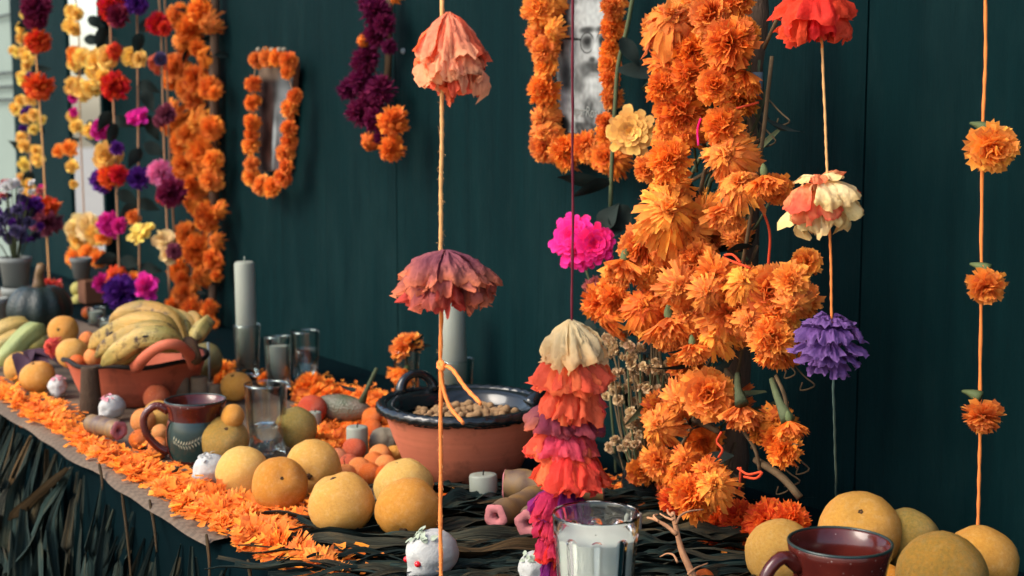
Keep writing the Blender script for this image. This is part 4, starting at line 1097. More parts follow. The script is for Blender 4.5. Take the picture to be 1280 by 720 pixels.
def paper_petal(th, wid, prof, seed, amp, freq, nu=13, nv=15, tipn=.12):
    """a crumpled sheet round the axis; prof = [(r, z)] from the gathered neck to the edge"""
    r = random.Random(seed); mb = MB(); rows = []
    ph = r.uniform(0, 6); ph2 = r.uniform(0, 6); so = Vector((seed * 1.37 % 50, seed * .73 % 50, 0))
    L = sum((Vector(prof[i + 1]) - Vector(prof[i])).length for i in range(len(prof) - 1))
    def ridge(x, y, z): return 1 - 2 * abs(noise.noise(Vector((x, y, z)) + so))
    for j in range(nu):
        row = []
        for i in range(nv):
            v = -1 + 2 * i / (nv - 1)
            u = j / (nu - 1) * (1 - .12 * abs(v) ** 2.5 - tipn * max(0, noise.noise(Vector((v * 2.2, seed * 3.7, 0)))) - .12 * noise.noise(Vector((v * 7, seed * 1.9, 4))))
            s = u * (len(prof) - 1); k = min(len(prof) - 2, int(s)); t = s - k
            rr_ = prof[k][0] * (1 - t) + prof[k + 1][0] * t; zz = prof[k][1] * (1 - t) + prof[k + 1][1] * t
            an = th + wid * v * (.75 + .25 * u)
            pleat = ridge(v * 4.2, u * 1.1, 0); cr = ridge(v * 5.5, u * 6.5, 7)
            ruf = math.sin(v * freq + ph) * amp * L * (.15 + .85 * u ** 1.5)
            dr = ruf + L * (.14 * noise.noise(Vector((v * 2.0, u * 2.6, 0)) + so) + 0.11 * (pleat - .6) + .06 * (cr - .6)) * (.3 + u)
            dz = L * (.08 * noise.noise(Vector((v * 3, u * 3, 8)) + so)) * u + L * .05 * math.sin(v * freq * .7 + ph2) * u + L * .055 * (cr - .6) * u
            rr_ = max(.0015, rr_ + dr)
            row.append((rr_ * math.cos(an), rr_ * math.sin(an), zz + dz))
        rows.append(row)
    mb.grid(rows); return mb
_ps = [100]
rp = random.Random(1234)
def paper_flower(parent, p, tiers, mats, label=None, amp=.1, freq=5, tilt=None, tipn=.12):
    f = bpy.data.objects.new('paper_flower', None); f.empty_display_size = .02; C.objects.link(f); f.parent = parent
    f.location = Vector(p) - Vector(parent.location)
    if tilt is not None: f.rotation_euler = tilt
    if label: f['label'] = label
    for n, wid, prof, mi in tiers:
        a0 = rp.uniform(0, 6)
        for q in range(n):
            _ps[0] += 1
            sc = rp.uniform(.88, 1.08)
            pr_ = [(a * (sc if i else 1), b * (sc if i else 1)) for i, (a, b) in enumerate(prof)]
            o = obj('petal', paper_petal(a0 + 2 * PI * q / n + rp.uniform(-.15, .15), wid, pr_, _ps[0], amp, freq + rp.uniform(-1, 1.5), tipn=tipn), M[mats[mi if isinstance(mi, int) else rp.choice(mi)]], f)
    return f
def sc_(prof, s): return [(a * s, b * s) for a, b in prof]
# String A: the central cord, nearest
YA = .86
xa = 553
top = at_Y(xa, 0, YA)
sA = thing('paper_flower_string', 'central orange cord with a peach crepe flower above a mauve one', 'flower string', Vector((top.x, YA, 2.19)), 'hanging cords of crepe paper flowers')
dA = depth(top); u_ = dA / FPX
cordpart(sA, [(top.x, YA + .02, 2.2), at_Y(553, -10, YA), at_Y(553, 110, YA)], .0024, 'cord_pale')
cordpart(sA, [at_Y(553, 100, YA), at_Y(552, 200, YA), at_Y(551, 330, YA)], .0024, 'cord_pale')
cordpart(sA, [at_Y(551, 325, YA), at_Y(551, 455, YA), at_Y(551, 600, YA), at_Y(551, 760, YA)], .0024, 'cord')
fm_ = MB(); rf = random.Random(8)
for i in range(420):
    y = rf.uniform(110, 720); q = at_Y(553 - (y - 110) * .003, y, YA)
    dv = Vector((rf.uniform(-1, 1), rf.uniform(-1, .3), rf.uniform(-1.2, 1.2))).normalized(); L = rf.uniform(.003, .007)
    fm_.tube([q + dv * .0018, q + dv * (L * .6) + Vector((0, 0, rf.uniform(-.001, .001))), q + dv * L + Vector((0, 0, rf.uniform(-.002, .002)))], .00016, 3, 0, False)
fo = obj('fibre', fm_, M['cord_pale'], sA, -Vector(sA.location)); fo['kind'] = 'stuff'
# knot and two tails
P = [at_Y(551, 452, YA), at_Y(549, 458, YA - .004), at_Y(553, 461, YA - .004), at_Y(554, 455, YA - .003), at_Y(550, 452, YA - .003)]
cordpart(sA, P, .0032, 'cord', 12, 'knot')
cordpart(sA, [at_Y(552, 456, YA), at_Y(566, 462, YA), at_Y(582, 485, YA), at_Y(601, 505, YA)], .0024, 'cord', 16, 'cord_end')
cordpart(sA, [at_Y(552, 458, YA), at_Y(553, 480, YA), at_Y(562, 508, YA), at_Y(579, 529, YA)], .0024, 'cord', 16, 'cord_end')
a0 = at_Y(561, 15, YA)
paper_flower(sA, a0, [
    (8, .55, sc_([(2, 0), (10, -18), (22, -40), (34, -62), (43, -84)], u_), (0, 1)),
    (8, .6, sc_([(3, -28), (14, -42), (30, -58), (38, -78), (34, -100)], u_), (0, 1)),
    (7, .55, sc_([(3, -40), (12, -60), (24, -78), (28, -98)], u_), (0, 1)),
    (6, .6, sc_([(4, -2), (16, -10), (28, -26), (36, -44), (42, -60)], u_), (0, 1)),
    (4, .45, sc_([(3, -60), (8, -75), (12, -90), (10, -108)], u_), (1,))], ['peach', 'p_coral', 'peach'], 'peach crepe paper flower shaped like a bell', .055, 4, (0, -.06, 0))
a0 = at_Y(557, 312, YA)
paper_flower(sA, a0, [
    (7, .5, sc_([(3, 0), (20, -5), (38, -14), (52, -27), (60, -42)], u_), (0,)),
    (9, .38, sc_([(3, -6), (22, -13), (42, -26), (55, -42), (60, -58)], u_), (0,)),
    (10, .36, sc_([(3, -14), (20, -24), (38, -38), (48, -54), (50, -70)], u_), (0, 0, 1)),
    (9, .36, sc_([(3, -20), (16, -34), (30, -50), (36, -74)], u_), (0, 1)),
    (7, .42, sc_([(3, -26), (10, -44), (18, -60), (20, -76)], u_), (1,))], ['mauve', 'mauve_in'], 'dusty mauve crepe paper flower with orange edged petals', .09, 5, None, .22)
# Stack B on the wine red thread
YB = 1.02
tB = at_Y(716, 0, YB)
sB = thing('paper_flower_string', 'wine red thread ending in a tall stack of cream, coral, plum and magenta crepe flowers', 'flower string', Vector((tB.x, YB, 2.19)), 'hanging cords of crepe paper flowers')
dB = depth(tB); u_ = dB / FPX
cordpart(sB, [(tB.x, YB, 2.2), at_Y(716, -20, YB), at_Y(716, 200, YB), at_Y(715, 420, YB)], .0016, 'cord_wine')
def bell(x, y, r, h, mats, mi, n=7, extra=1.0, amp=.06, freq=5):
    p = at_Y(x, y, YB)
    r *= .93
    pr1 = [(2, 4), (r * .45, -h * .12), (r * .78, -h * .4), (r * .95, -h * .75), (r, -h)]
    pr2 = [(2, 0), (r * .4, -h * .3), (r * .7, -h * .65), (r * .86, -h * 1.08 * extra)]
    pr3 = [(2, -4), (r * .3, -h * .4), (r * .5, -h * .8), (r * .55, -h * 1.15 * extra)]
    paper_flower(sB, p, [(n, .6, sc_(pr1, u_), mi), (n, .6, sc_(pr2, u_), mi), (5, .7, sc_(pr3, u_), mi)], mats, None, amp, freq, (rp.uniform(-.08, .08), rp.uniform(-.08, .08), 0))
cordpart(sB, [at_Y(715, 415, YB), at_Y(710, 560, YB), at_Y(702, 660, YB), at_Y(694, 740, YB)], .0016, 'cord_wine')
bell(713, 403, 44, 54, ['p_cream'], (0,), 7)
bell(713, 440, 54, 44, ['p_coral', 'p_coral'], (0, 1), 8)
bell(714, 470, 44, 52, ['p_coral', 'p_pink'], (0, 0, 1), 7)
bell(703, 502, 52, 36, ['p_plum', 'mauve'], (0, 0, 1), 8)
bell(705, 532, 50, 38, ['p_pink', 'p_coral'], (0, 0, 1), 8)
bell(713, 556, 48, 52, ['p_red', 'p_coral'], (0, 0, 0, 1), 8)
bell(722, 575, 40, 36, ['p_red'], (0,), 6)
bell(703, 608, 40, 44, ['p_magenta', 'p_purple'], (0, 1), 8)
bell(700, 632, 36, 40, ['p_magenta', 'p_scarlet'], (0, 0, 1), 8)
bell(697, 655, 32, 44, ['p_magenta', 'p_scarlet', 'p_purple'], (0, 1), 7)
bell(693, 690, 24, 50, ['p_purple', 'lilac', 'p_magenta'], (0, 0, 2), 7)
# String C
YCc = 1.36
tC = at_Y(1026, -20, YCc)
sC = thing('paper_flower_string', 'tan cord with scarlet, cream and violet crepe flowers, right of the marigold column', 'flower string', Vector((tC.x, YCc, 2.19)), 'hanging cords of crepe paper flowers')
dC = depth(tC); u_ = dC / FPX
cordpart(sC, [(tC.x, 1.48, 2.2), at_Y(1025, -30, YCc), at_Y(1028, 60, YCc)], .0017, 'cord')
cordpart(sC, [at_Y(1027, 40, YCc), at_Y(1032, 160, YCc), at_Y(1035, 240, YCc)], .0017, 'cord_pale')
cordpart(sC, [at_Y(1035, 235, YCc), at_Y(1038, 320, YCc), at_Y(1040, 420, YCc)], .0017, 'cord')
cordpart(sC, [at_Y(1040, 410, YCc), at_Y(1042, 480, YCc), at_Y(1044, 560, 1.46), at_Y(1046, 645, 1.62)], .0016, 'cord_green')
paper_flower(sC, at_Y(1020, 0, YCc), [
    (7, .6, sc_([(2, 14), (20, 10), (36, 0), (46, -12), (50, -24)], u_), (0,)), (8, .5, sc_([(3, 2), (18, -8), (34, -20), (42, -36), (40, -48)], u_), (0, 1)),
    (7, .55, sc_([(3, -6), (14, -20), (26, -36), (30, -54)], u_), (0,)), (6, .5, sc_([(2, 14), (16, 26), (30, 22), (40, 10)], u_), (0, 1))], ['p_scarlet', 'p_red'], 'scarlet crepe paper flower cut by the top of the picture', .08, 4, (0.1, .1, 0), .2)
paper_flower(sC, at_Y(1025, 240, YCc), [
    (7, .55, sc_([(2, 12), (20, 12), (36, 4), (46, -8), (48, -18)], u_), (1, 0)), (7, .5, sc_([(3, 4), (20, 0), (36, -14), (44, -28), (44, -38)], u_), (0, 1, 0)),
    (7, .5, sc_([(3, -4), (16, -14), (30, -28), (34, -44), (30, -54)], u_), (0,)), (6, .5, sc_([(2, 10), (10, 22), (22, 22), (32, 14)], u_), (1, 0))], ['p_ivory', 'p_ivoryred'], 'cream crepe paper flower with red splashed edges', .09, 4, (.1, -.1, 0), .2)
paper_flower(sC, at_Y(1037, 428, YCc), [
    (9, .33, sc_([(2, 12), (18, 20), (32, 20), (40, 12), (44, 2)], u_), (0,)), (10, .33, sc_([(3, 2), (20, 2), (36, -6), (46, -14)], u_), (0,)), (9, .42, sc_([(3, -4), (18, -12), (32, -20), (38, -28)], u_), (0,)),
    (7, .45, sc_([(3, -10), (12, -20), (22, -32), (24, -40)], u_), (0,)), (8, .45, sc_([(2, 14), (12, 28), (24, 30), (32, 24)], u_), (0,)), (5, .5, sc_([(2, 18), (6, 34), (12, 36), (18, 30)], u_), (0,))], ['p_violet'], 'violet crepe paper flower with many small curled petals', .1, 5, None, .22)
# String D : marigolds on an orange cord near the wall
YD = 1.60
tD = at_Y(1230, -20, YD)
sD = thing('marigold_string', 'orange cord with three separate marigold heads at the far right', 'flower string', Vector((tD.x, YD, 2.19)))
cordpart(sD, [(tD.x, 1.5, 2.2), at_Y(1230, -30, YD), at_Y(1228, 180, YD), at_Y(1225, 500, YD), at_Y(1222, 668, YD)], .0023, 'cord', 40)
for x, y, r, k_, f in ((1240, 186, 33, 'pom', (.75, -.6, -.15)), (1233, 358, 25, 'pom', (.6, -.6, -.5)), (1229, 520, 26, 'pom', (.3, -.35, -1))):
    p = at_Y(x, y, YD - .02); R = r * depth(p) / FPX
    if k_ == 'skirt': p += Vector((0, 0, R * .7))
    head(sD, p, R, k_, 'marigold', f, .05)
for x, y in ((1222, 156), (1222, 332), (1212, 491)):
    mb = MB(); P = [at_Y(x - 9, y - 2, YD - .02), at_Y(x, y, YD - .02), at_Y(x + 14, y + 6, YD - .015)]
    mb.tube([q_ - Vector(sD.location) for q_ in curve(P, 6)], [.002, .003, .004, .006, .008, .009], 6); obj('stalk', mb, M['calyx'], sD)

# ================================================================== portraits with marigold garlands
def print_grid(tl, tr, br, bl, nx, ny, fn, off):
    mb = MB(); cols = []
    for j in range(ny + 1):
        for i in range(nx + 1):
            u, v = i / nx, j / ny
            p = (tl * (1 - u) + tr * u) * (1 - v) + (bl * (1 - u) + br * u) * v
            mb.vert(p - off, (u, v)); cols.append(fn(u, v))
    for j in range(ny):
        for i in range(nx):
            a = j * (nx + 1) + i
            mb.face((a, a + nx + 1, a + nx + 2, a + 1))
    return mb, cols
def print_mat(name):
    k = NT(name); at = k.n('ShaderNodeVertexColor'); at.layer_name = 'tone'; k.col(at.outputs['Color']); k.rough(.8, .08); return k.m
M['print'] = print_mat('photo_print')
def sm(e0, e1, x):
    t = max(0, min(1, (x - e0) / (e1 - e0))); return t * t * (3 - 2 * t)
def el(u, v, cu, cv, ru, rv, s=.25): return 1 - sm(1 - s, 1 + s, math.hypot((u - cu) / ru, (v - cv) / rv))
def man(u, v):
    n1 = noise.noise(Vector((u * 5, v * 9, 2))) * .5 + .5; n2 = noise.noise(Vector((u * 16, v * 28, 5))) * .5 + .5
    g = .34 + .16 * n1
    def lay(a, t):
        nonlocal g
        g = g * (1 - a) + t * a
    lay(el(u, v, .5, .06, .56, .16, .5), .46 + .6 * (n2 - .5))              # grey wavy hair
    lay(el(u, v, .62, .42, .5, .36, .12), .62 + .1 * n1)                    # face
    lay(el(u, v, .68, .22, .34, .11, .5), .74)                              # brow
    lay(el(u, v, .16, .24, .14, .12, .6), .14)                              # temple
    lay(el(u, v, .14, .39, .09, .10, .4), .6); lay(el(u, v, .14, .39, .04, .06, .5), .3)
    lay(el(u, v, .34, .46, .14, .13, .6), .66)                              # cheek
    for cu, ru in ((.63, .12), (.92, .11)):
        lay(el(u, v, cu, .285, ru * 1.1, .022, .6), .2)                     # eyebrow
        lay(el(u, v, cu, .365, ru, .05, .4), .34); lay(el(u, v, cu, .36, ru * .55, .026, .6), .12)
        d = math.hypot((u - cu) / (ru * 1.05), (v - .37) / .068); lay(max(0, 1 - abs(d - 1) / .13), .14)
    lay((1 - sm(.005, .011, abs(v - (.345 + .05 * (u - .5))))) if u < .52 else 0, .14)
    lay(el(u, v, .785, .44, .07, .10, .5), .78)                             # nose
    lay(el(u, v, .73, .485, .06, .02, .6), .22)
    lay(el(u, v, .76, .535, .26, .04, .6), .2); lay(el(u, v, .60, .565, .09, .05, .7), .3)   # moustache
    lay(el(u, v, .74, .59, .09, .018, .6), .5); lay(el(u, v, .70, .645, .15, .045, .5), .72)  # lip, chin
    lay(el(u, v, .45, .66, .12, .1, .7), .36); lay(el(u, v, .2, .6, .1, .12, .7), .2)
    lay(sm(.66, .74, v) * el(u, v, .16, .84, .26, .2, .4), .68)             # collar and shirt
    lay(sm(.68, .76, v) * el(u, v, .44, .80, .14, .15, .4), .62)
    lay(sm(.70, .78, v) * el(u, v, .66, .86, .13, .2, .5), .2 + .2 * n2)    # tie
    lay(sm(.70, .78, v) * el(u, v, .92, .84, .14, .14, .5), .5)
    lay(sm(.905, .925, v) * sm(.3, .4, u), .12 + .2 * n2)
    lay(el(u, v, .08, .95, .16, .07, .5), .07)
    g = max(.02, min(.9, g * (.82 + .36 * n2)))
    g = .55 * g ** 1.6
    return (g * .97, g * 1.03, g * .98, 1)
def faded(u, v):
    n1 = noise.noise(Vector((u * 4, v * 9, 2))) * .5 + .5; n2 = noise.noise(Vector((u * 10, v * 22, 5))) * .5 + .5
    c = np.array((.05, .05, .048)) * (.2 + 1.5 * n2 * n1)
    def lay(a, t):
        nonlocal c
        c = c * (1 - a) + np.array(t) * a
    lay(el(u, v, .2, .3, .3, .2, .6), (.022, .010, .008)); lay(el(u, v, .3, .72, .34, .3, .5), (.026, .010, .007))
    lay(sm(.02, .1, .2 - v), (.13, .09, .06)); lay(el(u, v, .78, .35, .2, .36, .6), (.11, .12, .12)); lay(el(u, v, .8, .9, .2, .1, .6), (.06, .05, .05))
    lay(el(u, v, .55, .7, .06, .25, .5), (.17, .19, .19))
    c = c * (.4 + 1.1 * n1)
    return tuple(np.clip(c, 0, .8)) + (1,)
def portrait(label, quad, Y, fn, nx, ny, caption=None):
    tl, tr, br, bl = [at_Y(x, y, Y) for x, y in quad]
    base = (bl + br) / 2
    t = thing('portrait', label, 'portrait', base)
    mb, cols = print_grid(tl, tr, br, bl, nx, ny, fn, base)
    me = mb.mesh('photo_print', M['print'])
    ca = me.color_attributes.new('tone', 'FLOAT_COLOR', 'POINT'); ca.data.foreach_set('color', np.array(cols, dtype=np.float32).ravel())
    obj('photo_print', me, None, t)
    mb = MB(); b0 = len(mb.v)
    off = Vector((0, .004, 0)); c0 = (tl + tr + br + bl) / 4
    ring = [c0 + (q - c0) * 1.02 + off - base for q in (tl, tr, br, bl)]; ring2 = [q + Vector((0, .012, 0)) for q in ring]
    mb.grid([ring, ring2], 0, True); mb.face((0, 1, 2, 3)); mb.face((7, 6, 5, 4)); obj('backing_card', mb, M['card'], t, smooth=False)
    if caption:
        cu = bpy.data.curves.new('caption', 'FONT'); cu.body = caption; cu.size = 1.0; cu.align_x = 'CENTER'
        tmp = bpy.data.objects.new('caption_text', cu); C.objects.link(tmp)
        bpy.context.view_layer.update()
        me2 = bpy.data.meshes.new_from_object(tmp); bpy.data.objects.remove(tmp)
        me2.materials.clear(); me2.materials.append(M['pot_grey'])
        wv = max(v.co.x for v in me2.vertices) - min(v.co.x for v in me2.vertices)
        ex = (br - bl); cen = (tl * (1 - .62) + tr * .62) * .13 + (bl * (1 - .62) + br * .62) * .87
        s = ex.length * .62 / wv
        xd = ex.normalized(); yd = Vector((0, -1, 0)).cross(xd).normalized() * 1
        if yd.z < 0: yd = -yd
        Mx = Matrix((xd * s, yd * s * 1.25, Vector((0, -1, 0)) * s)).transposed().to_4x4(); Mx.translation = cen - base + Vector((0, -.002, 0))
        me2.transform(Mx)
        obj('caption', me2, None, t)
    return t
portrait('black and white photograph of a man with glasses and moustache, framed by marigolds', [(690, -8), (760, -20), (756, 173), (700, 164)], 1.69, man, 100, 170, 'aporRoad')
portrait('small faded colour photograph framed by marigolds on the left of the dark wall', [(323, 80), (368, 80), (355, 213), (324, 213)], 1.69, faded, 30, 70)
def garland(label, pts, Y, kinds, mats, group=None, sc=1.0, thread=True, name='marigold_garland', jit=.35, face=(.5, -.85, .1), cat='garland', tm='cord_tan', closed=True):
    c0 = at_Y(pts[0][0], pts[0][1], Y)
    t = thing(name, label, cat, c0, group)
    for i, q in enumerate(pts):
        p = at_Y(q[0], q[1], Y - (q[4] if len(q) > 4 else 0) - rnd.uniform(0, .012)); R = q[2] * sc * depth(p) / FPX
        head(t, p, R, q[3] if len(q) > 3 and q[3] else rnd.choice(kinds), rnd.choice(mats), face, jit, squash=rnd.uniform(.8, 1))
    if thread:
        P = [at_Y(q[0], q[1], Y) for q in pts] + ([at_Y(pts[0][0], pts[0][1], Y)] if closed else [])
        mb = MB(); mb.tube([q - c0 for q in P], .0015, 5); obj('thread', mb, M[tm], t)
    return t
MG = ['marigold', 'marigold_deep']
def off2(L): return [(x + 280 * 0, y, r) for x, y, r in L]
ring1 = [(321, 74, 11), (333, 72, 12), (346, 72, 12), (360, 76, 12), (359, 90, 9), (368, 120, 10), (361, 136, 12), (361, 160, 11), (361, 177, 11), (356, 192, 12), (357, 208, 10), (353, 222, 12), (340, 233, 13), (327, 231, 13), (315, 222, 12), (314, 205, 10), (313, 182, 12), (314, 168, 10), (315, 153, 11), (315, 128, 11), (316, 105, 11)]
garland('small oval garland of orange marigolds round the faded photograph', ring1, 1.66, ['ruffle', 'pom'], MG, 'marigold garlands framing the portraits', 1.08)
mb = MB(); tg = bpy.data.objects[[o.name for o in C.objects if o.get('label', '').startswith('small oval')][0]]
for x in (323, 331, 340, 349, 355):
    p = at_Y(x, 62, 1.65) - Vector(tg.location); obj('bud', fmesh('small', 0, 'bud') if 'bud' in M else fmesh('small', 0, 'stone'), None, tg, p, None, .007)
ring2 = [(683, -12, 24), (675, 12, 22), (682, 4, 18), (672, 46, 21), (680, 62, 18), (690, 40, 14), (682, 84, 15), (679, 113, 20), (678, 147, 18, 'wilt'), (680, 168, 21, 'wilt'), (682, 183, 20), (697, 188, 20), (712, 188, 20, 'skirt'), (731, 183, 19), (741, 193, 18, 'wilt'), (757, 197, 18), (769, 200, 17, 'wilt'), (757, 168, 15), (757, 152, 12), (765, 121, 15), (762, 98, 13), (761, 80, 14), (762, 60, 13), (766, 34, 16), (767, 8, 17), (768, -16, 18)]
garland('large garland of orange marigolds round the black and white portrait', ring2, 1.65, ['ruffle', 'pom', 'wilt'], MG, 'marigold garlands framing the portraits', 1.1, closed=False)

# thick marigold garland on the left post
lp_ = [(223, 20, 17), (250, 14, 18), (237, 36, 17), (258, 30, 15), (230, 52, 15), (246, 60, 11), (254, 69, 12), (220, 84, 18), (215, 100, 13), (243, 98, 18), (232, 112, 15), (262, 110, 15), (240, 124, 14), (268, 116, 9), (218, 150, 18), (248, 155, 20), (264, 160, 15), (228, 178, 18), (210, 160, 10), (236, 168, 16), (253, 190, 20), (232, 205, 17), (266, 200, 13), (264, 225, 15), (226, 215, 12), (240, 232, 14), (250, 210, 14), (238, 252, 17), (258, 272, 19), (272, 262, 9), (232, 292, 16), (246, 312, 20), (266, 325, 15), (222, 337, 14), (250, 345, 17), (232, 366, 17), (217, 382, 12), (262, 385, 11), (241, 388, 16), (264, 405, 10), (247, 402, 12), (228, 350, 12), (270, 345, 8), (268, 300, 10), (247, 330, 14), (214, 388, 9), (236, 404, 9)]
garland('thick hanging garland of orange marigolds on the bark post at left', lp_, 1.66, ['ruffle', 'pom', 'wilt'], ['marigold_deep', 'marigold_deep', 'marigold'], None, 1.1, False, face=(.6, -.8, 0))
q0 = at_Y(268, -40, 1.69); q1 = at_Y(266, 420, 1.69)
mb = MB(); P = [q0 + Vector((0, 0, .2)), q0, (q0 + q1) / 2 + Vector((.005, 0, 0)), Vector((q1.x, q1.y, H_TABLE))]
ts = thing('bark_post', 'thin brown bark post against the wall behind the left marigold garland', 'post', Vector((q1.x, q1.y, H_TABLE)))
mb.tube([q - Vector(ts.location) for q in curve(P, 20)], [.015 + .003 * math.sin(i * 2) for i in range(20)], 8); obj('shaft', mb, M['post'], ts)
r6 = random.Random(9)
for i in range(26):
    y0 = r6.uniform(0, 400); obj('leaf', leaf_mb(.07, .016, .5, i, .5, 5, .1), M['leaf_dark'], ts, at_Y(r6.uniform(225, 270), y0, 1.675) - Vector(ts.location), aim((r6.uniform(-1, 1), -.3, r6.uniform(-1, 1)), r6.uniform(0, 6)))

# cockscomb garland
cc = [(470, 14, 21, 'fuzz'), (462, 2, 16, 'fuzz'), (480, 30, 15, 'fuzz'), (468, 44, 17, 'fuzz'), (457, 72, 18, 'fuzz'), (447, 80, 11, 'fuzz'), (486, 58, 11, 'fuzz'), (453, 101, 20, 'fuzz'), (474, 112, 20, 'fuzz'), (434, 112, 15, 'fuzz'), (450, 140, 19, 'fuzz'), (468, 150, 16, 'fuzz'), (475, 172, 11, 'fuzz'), (462, 126, 18, 'fuzz')]
c0 = at_Y(470, 0, 1.66)
cg = thing('cockscomb_garland', 'short hanging garland of purple cockscomb with orange marigolds at its foot', 'garland', c0)
for x, y, r, k_ in cc:
    p = at_Y(x, y, 1.66 - rnd.uniform(0, .02)); head(cg, p, r * 1.05 * depth(p) / FPX, k_, 'cocks', (.5, -.8, .2), .4)
for x, y, r in ((491, 152, 19), (489, 186, 16), (460, 180, 12), (453, 52, 8), (493, -4, 8)):
    p = at_Y(x, y, 1.63); head(cg, p, r * 1.1 * depth(p) / FPX, 'ruffle' if r > 12 else 'wilt', 'marigold_deep', (.5, -.7, -.2), .2)
mb = MB(); mb.tube([at_Y(487, -30, 1.69) - c0, at_Y(486, 60, 1.69) - c0, at_Y(484, 100, 1.69) - c0], .009, 7); obj('stick', mb, M['wood_stick'], cg)
mb = MB(); mb.tube([at_Y(470, -60, 1.68) - c0, at_Y(468, 80, 1.68) - c0, at_Y(482, 180, 1.68) - c0], .0015, 5); obj('thread', mb, M['cord_tan'], cg)
mb = MB(); mb.lathe([(.001, -.006), (.007, -.005), (.008, 0), (.005, .005), (.001, .006)], 10)
tag(obj('nail', mb, M['steel'], None, at_Y(504, 64, 1.718), aim((0, -1, 0))), 'small pale nail head in the dark wall right of the cockscomb garland', 'nail')
# ================================================================== fabric flowers on stems by the portrait
def stemmed(label, pts, Y, r, leaves, cat='artificial flower', name='fabric_flower'):
    b = at_Y(pts[-1][0], pts[-1][1], Y)
    t = thing(name, label, cat, b)
    mb = MB(); mb.tube([q - b for q in curve([at_Y(x, y, Y) for x, y in pts], 18)], r, 7); obj('stem', mb, M['stem'], t)
    for i, (x, y, L, W, dx, dy, mat) in enumerate(leaves):
        p = at_Y(x, y, Y - .01); dv = RT * dx - UP * dy - FW * .15
        q = dv.normalized().to_track_quat('X', 'Z')
        obj('leaf', leaf_mb(L, W, .15, i + int(x), .2, 7, .05), M[mat], t, p - b, q @ Quaternion((1, 0, 0), 1.0))
    return t
ZY = 1.6
t = stemmed('pale yellow fabric zinnia on a green stem between portrait and marigold column', [(797, -40), (785, 30), (773, 80), (769, 130), (765, 200), (763, 262)], ZY, .004,
            [(776, 48, .06, .03, .7, 1, 'leaf_dark'), (773, 88, .10, .035, 1, .02, 'leaf_dark'), (762, 228, .075, .03, -.9, .25, 'leaf_dark'), (755, 232, .09, .028, -1, -.25, 'leaf_dark'), (765, 262, .05, .05, .5, .5, 'leaf_dark')])
p = at_Y(788, 165, 1.5); head(t, p, 37 * depth(p) / FPX, 'zin', 'zinnia', (.68, -.7, .05), .03)
t = stemmed('hot pink fabric dahlia on a thin dark stem below the portrait', [(727, 318), (735, 345), (752, 400), (760, 470), (768, 560), (772, 640)], 1.58, .0025,
            [(748, 292, .06, .045, .8, -.35, 'leaf_dark'), (752, 286, .055, .04, .5, -.9, 'leaf_dark'), (735, 400, .07, .03, .2, 1, 'leaf_dark'), (748, 410, .07, .03, .5, 1, 'leaf_dark')])
for x, y, r, f in ((716, 296, 33, (.4, -.8, .35)), (744, 305, 28, (.85, -.5, .1)), (722, 318, 24, (.5, -.75, -.3))):
    p = at_Y(x, y, 1.52); head(t, p, r * 1.12 * depth(p) / FPX, 'zin', 'hotpink', f, .05)
for x, y, r in ((737, 357, 9), (751, 358, 9), (744, 352, 8)):
    p = at_Y(x, y, 1.55); head(t, p, r * 1.1 * depth(p) / FPX, 'fuzz', 'rosepink', (.5, -.7, .3), .3)

# dried statice bunch standing in a dark vase
vb = at_Z(797, 622); vb = Vector((vb.x, vb.y + .02, H_TABLE))
mb = MB(); mb.lathe([(.001, .001), (.038, 0), (.044, .02), (.04, .045), (.036, .05), (.033, .045), (.001, .01)], 24)
tag(obj('vase', mb, M['glaze_black'], None, vb), 'low dark vase at the foot of the dried beige flowers', 'vase')
st = thing('dried_flower_bunch', 'bunch of dried beige flowers on dark stems left of the marigold column', 'dried flowers', vb)
CL = [(800, 443), (790, 462), (778, 480), (801, 492), (822, 470), (772, 426), (786, 520), (800, 553), (777, 549), (760, 418), (812, 450), (793, 435), (770, 492), (806, 512), (790, 545), (770, 555), (798, 478), (815, 488), (784, 440), (758, 440), (830, 455), (768, 470), (808, 470), (796, 530)]
r7 = random.Random(21)
for i, (x, y) in enumerate(CL):
    p = at_Y(x, y, 1.5 + r7.uniform(-.05, .06))
    P = [vb + Vector((r7.uniform(-.02, .02), r7.uniform(-.02, .02), .04)), vb * .5 + p * .5 + Vector((r7.uniform(-.02, .02), 0, -.03)), p]
    mb = MB(); mb.tube([q - vb for q in curve(P, 8)], .0016, 5); obj('stem', mb, M['stem_brown'] if i % 2 else M['stem'], st)
    for q in range(4):
        dp = p + Vector((r7.uniform(-.016, .016), r7.uniform(-.016, .016), r7.uniform(-.014, .014)))
        head(st, dp, r7.uniform(.007, .012), 'small', 'statice', (r7.uniform(-1, 1), -.6, r7.uniform(-.5, 1)), .3, name='blossom')
for i in range(16):
    x = r7.uniform(775, 830); p = at_Y(x, r7.uniform(380, 470), 1.52 + r7.uniform(-.02, .06))
    P = [vb + Vector((r7.uniform(-.03, .03), r7.uniform(-.02, .02), .03)), (vb + p) / 2 + Vector((r7.uniform(-.015, .015), 0, 0)), p]
    mb = MB(); mb.tube([q - vb for q in curve(P, 7)], r7.uniform(.002, .0035), 5); obj('stem', mb, M['stem_brown'], st)
for i in range(14):
    p = at_Y(r7.uniform(770, 830), r7.uniform(400, 600), 1.55)
    obj('leaf', leaf_mb(.07, .02, .4, i, .4, 5, .1), M['leaf_dark'], st, p - vb, aim((r7.uniform(-1, 1), -.4, r7.uniform(-1, 1)), r7.uniform(0, 6)))

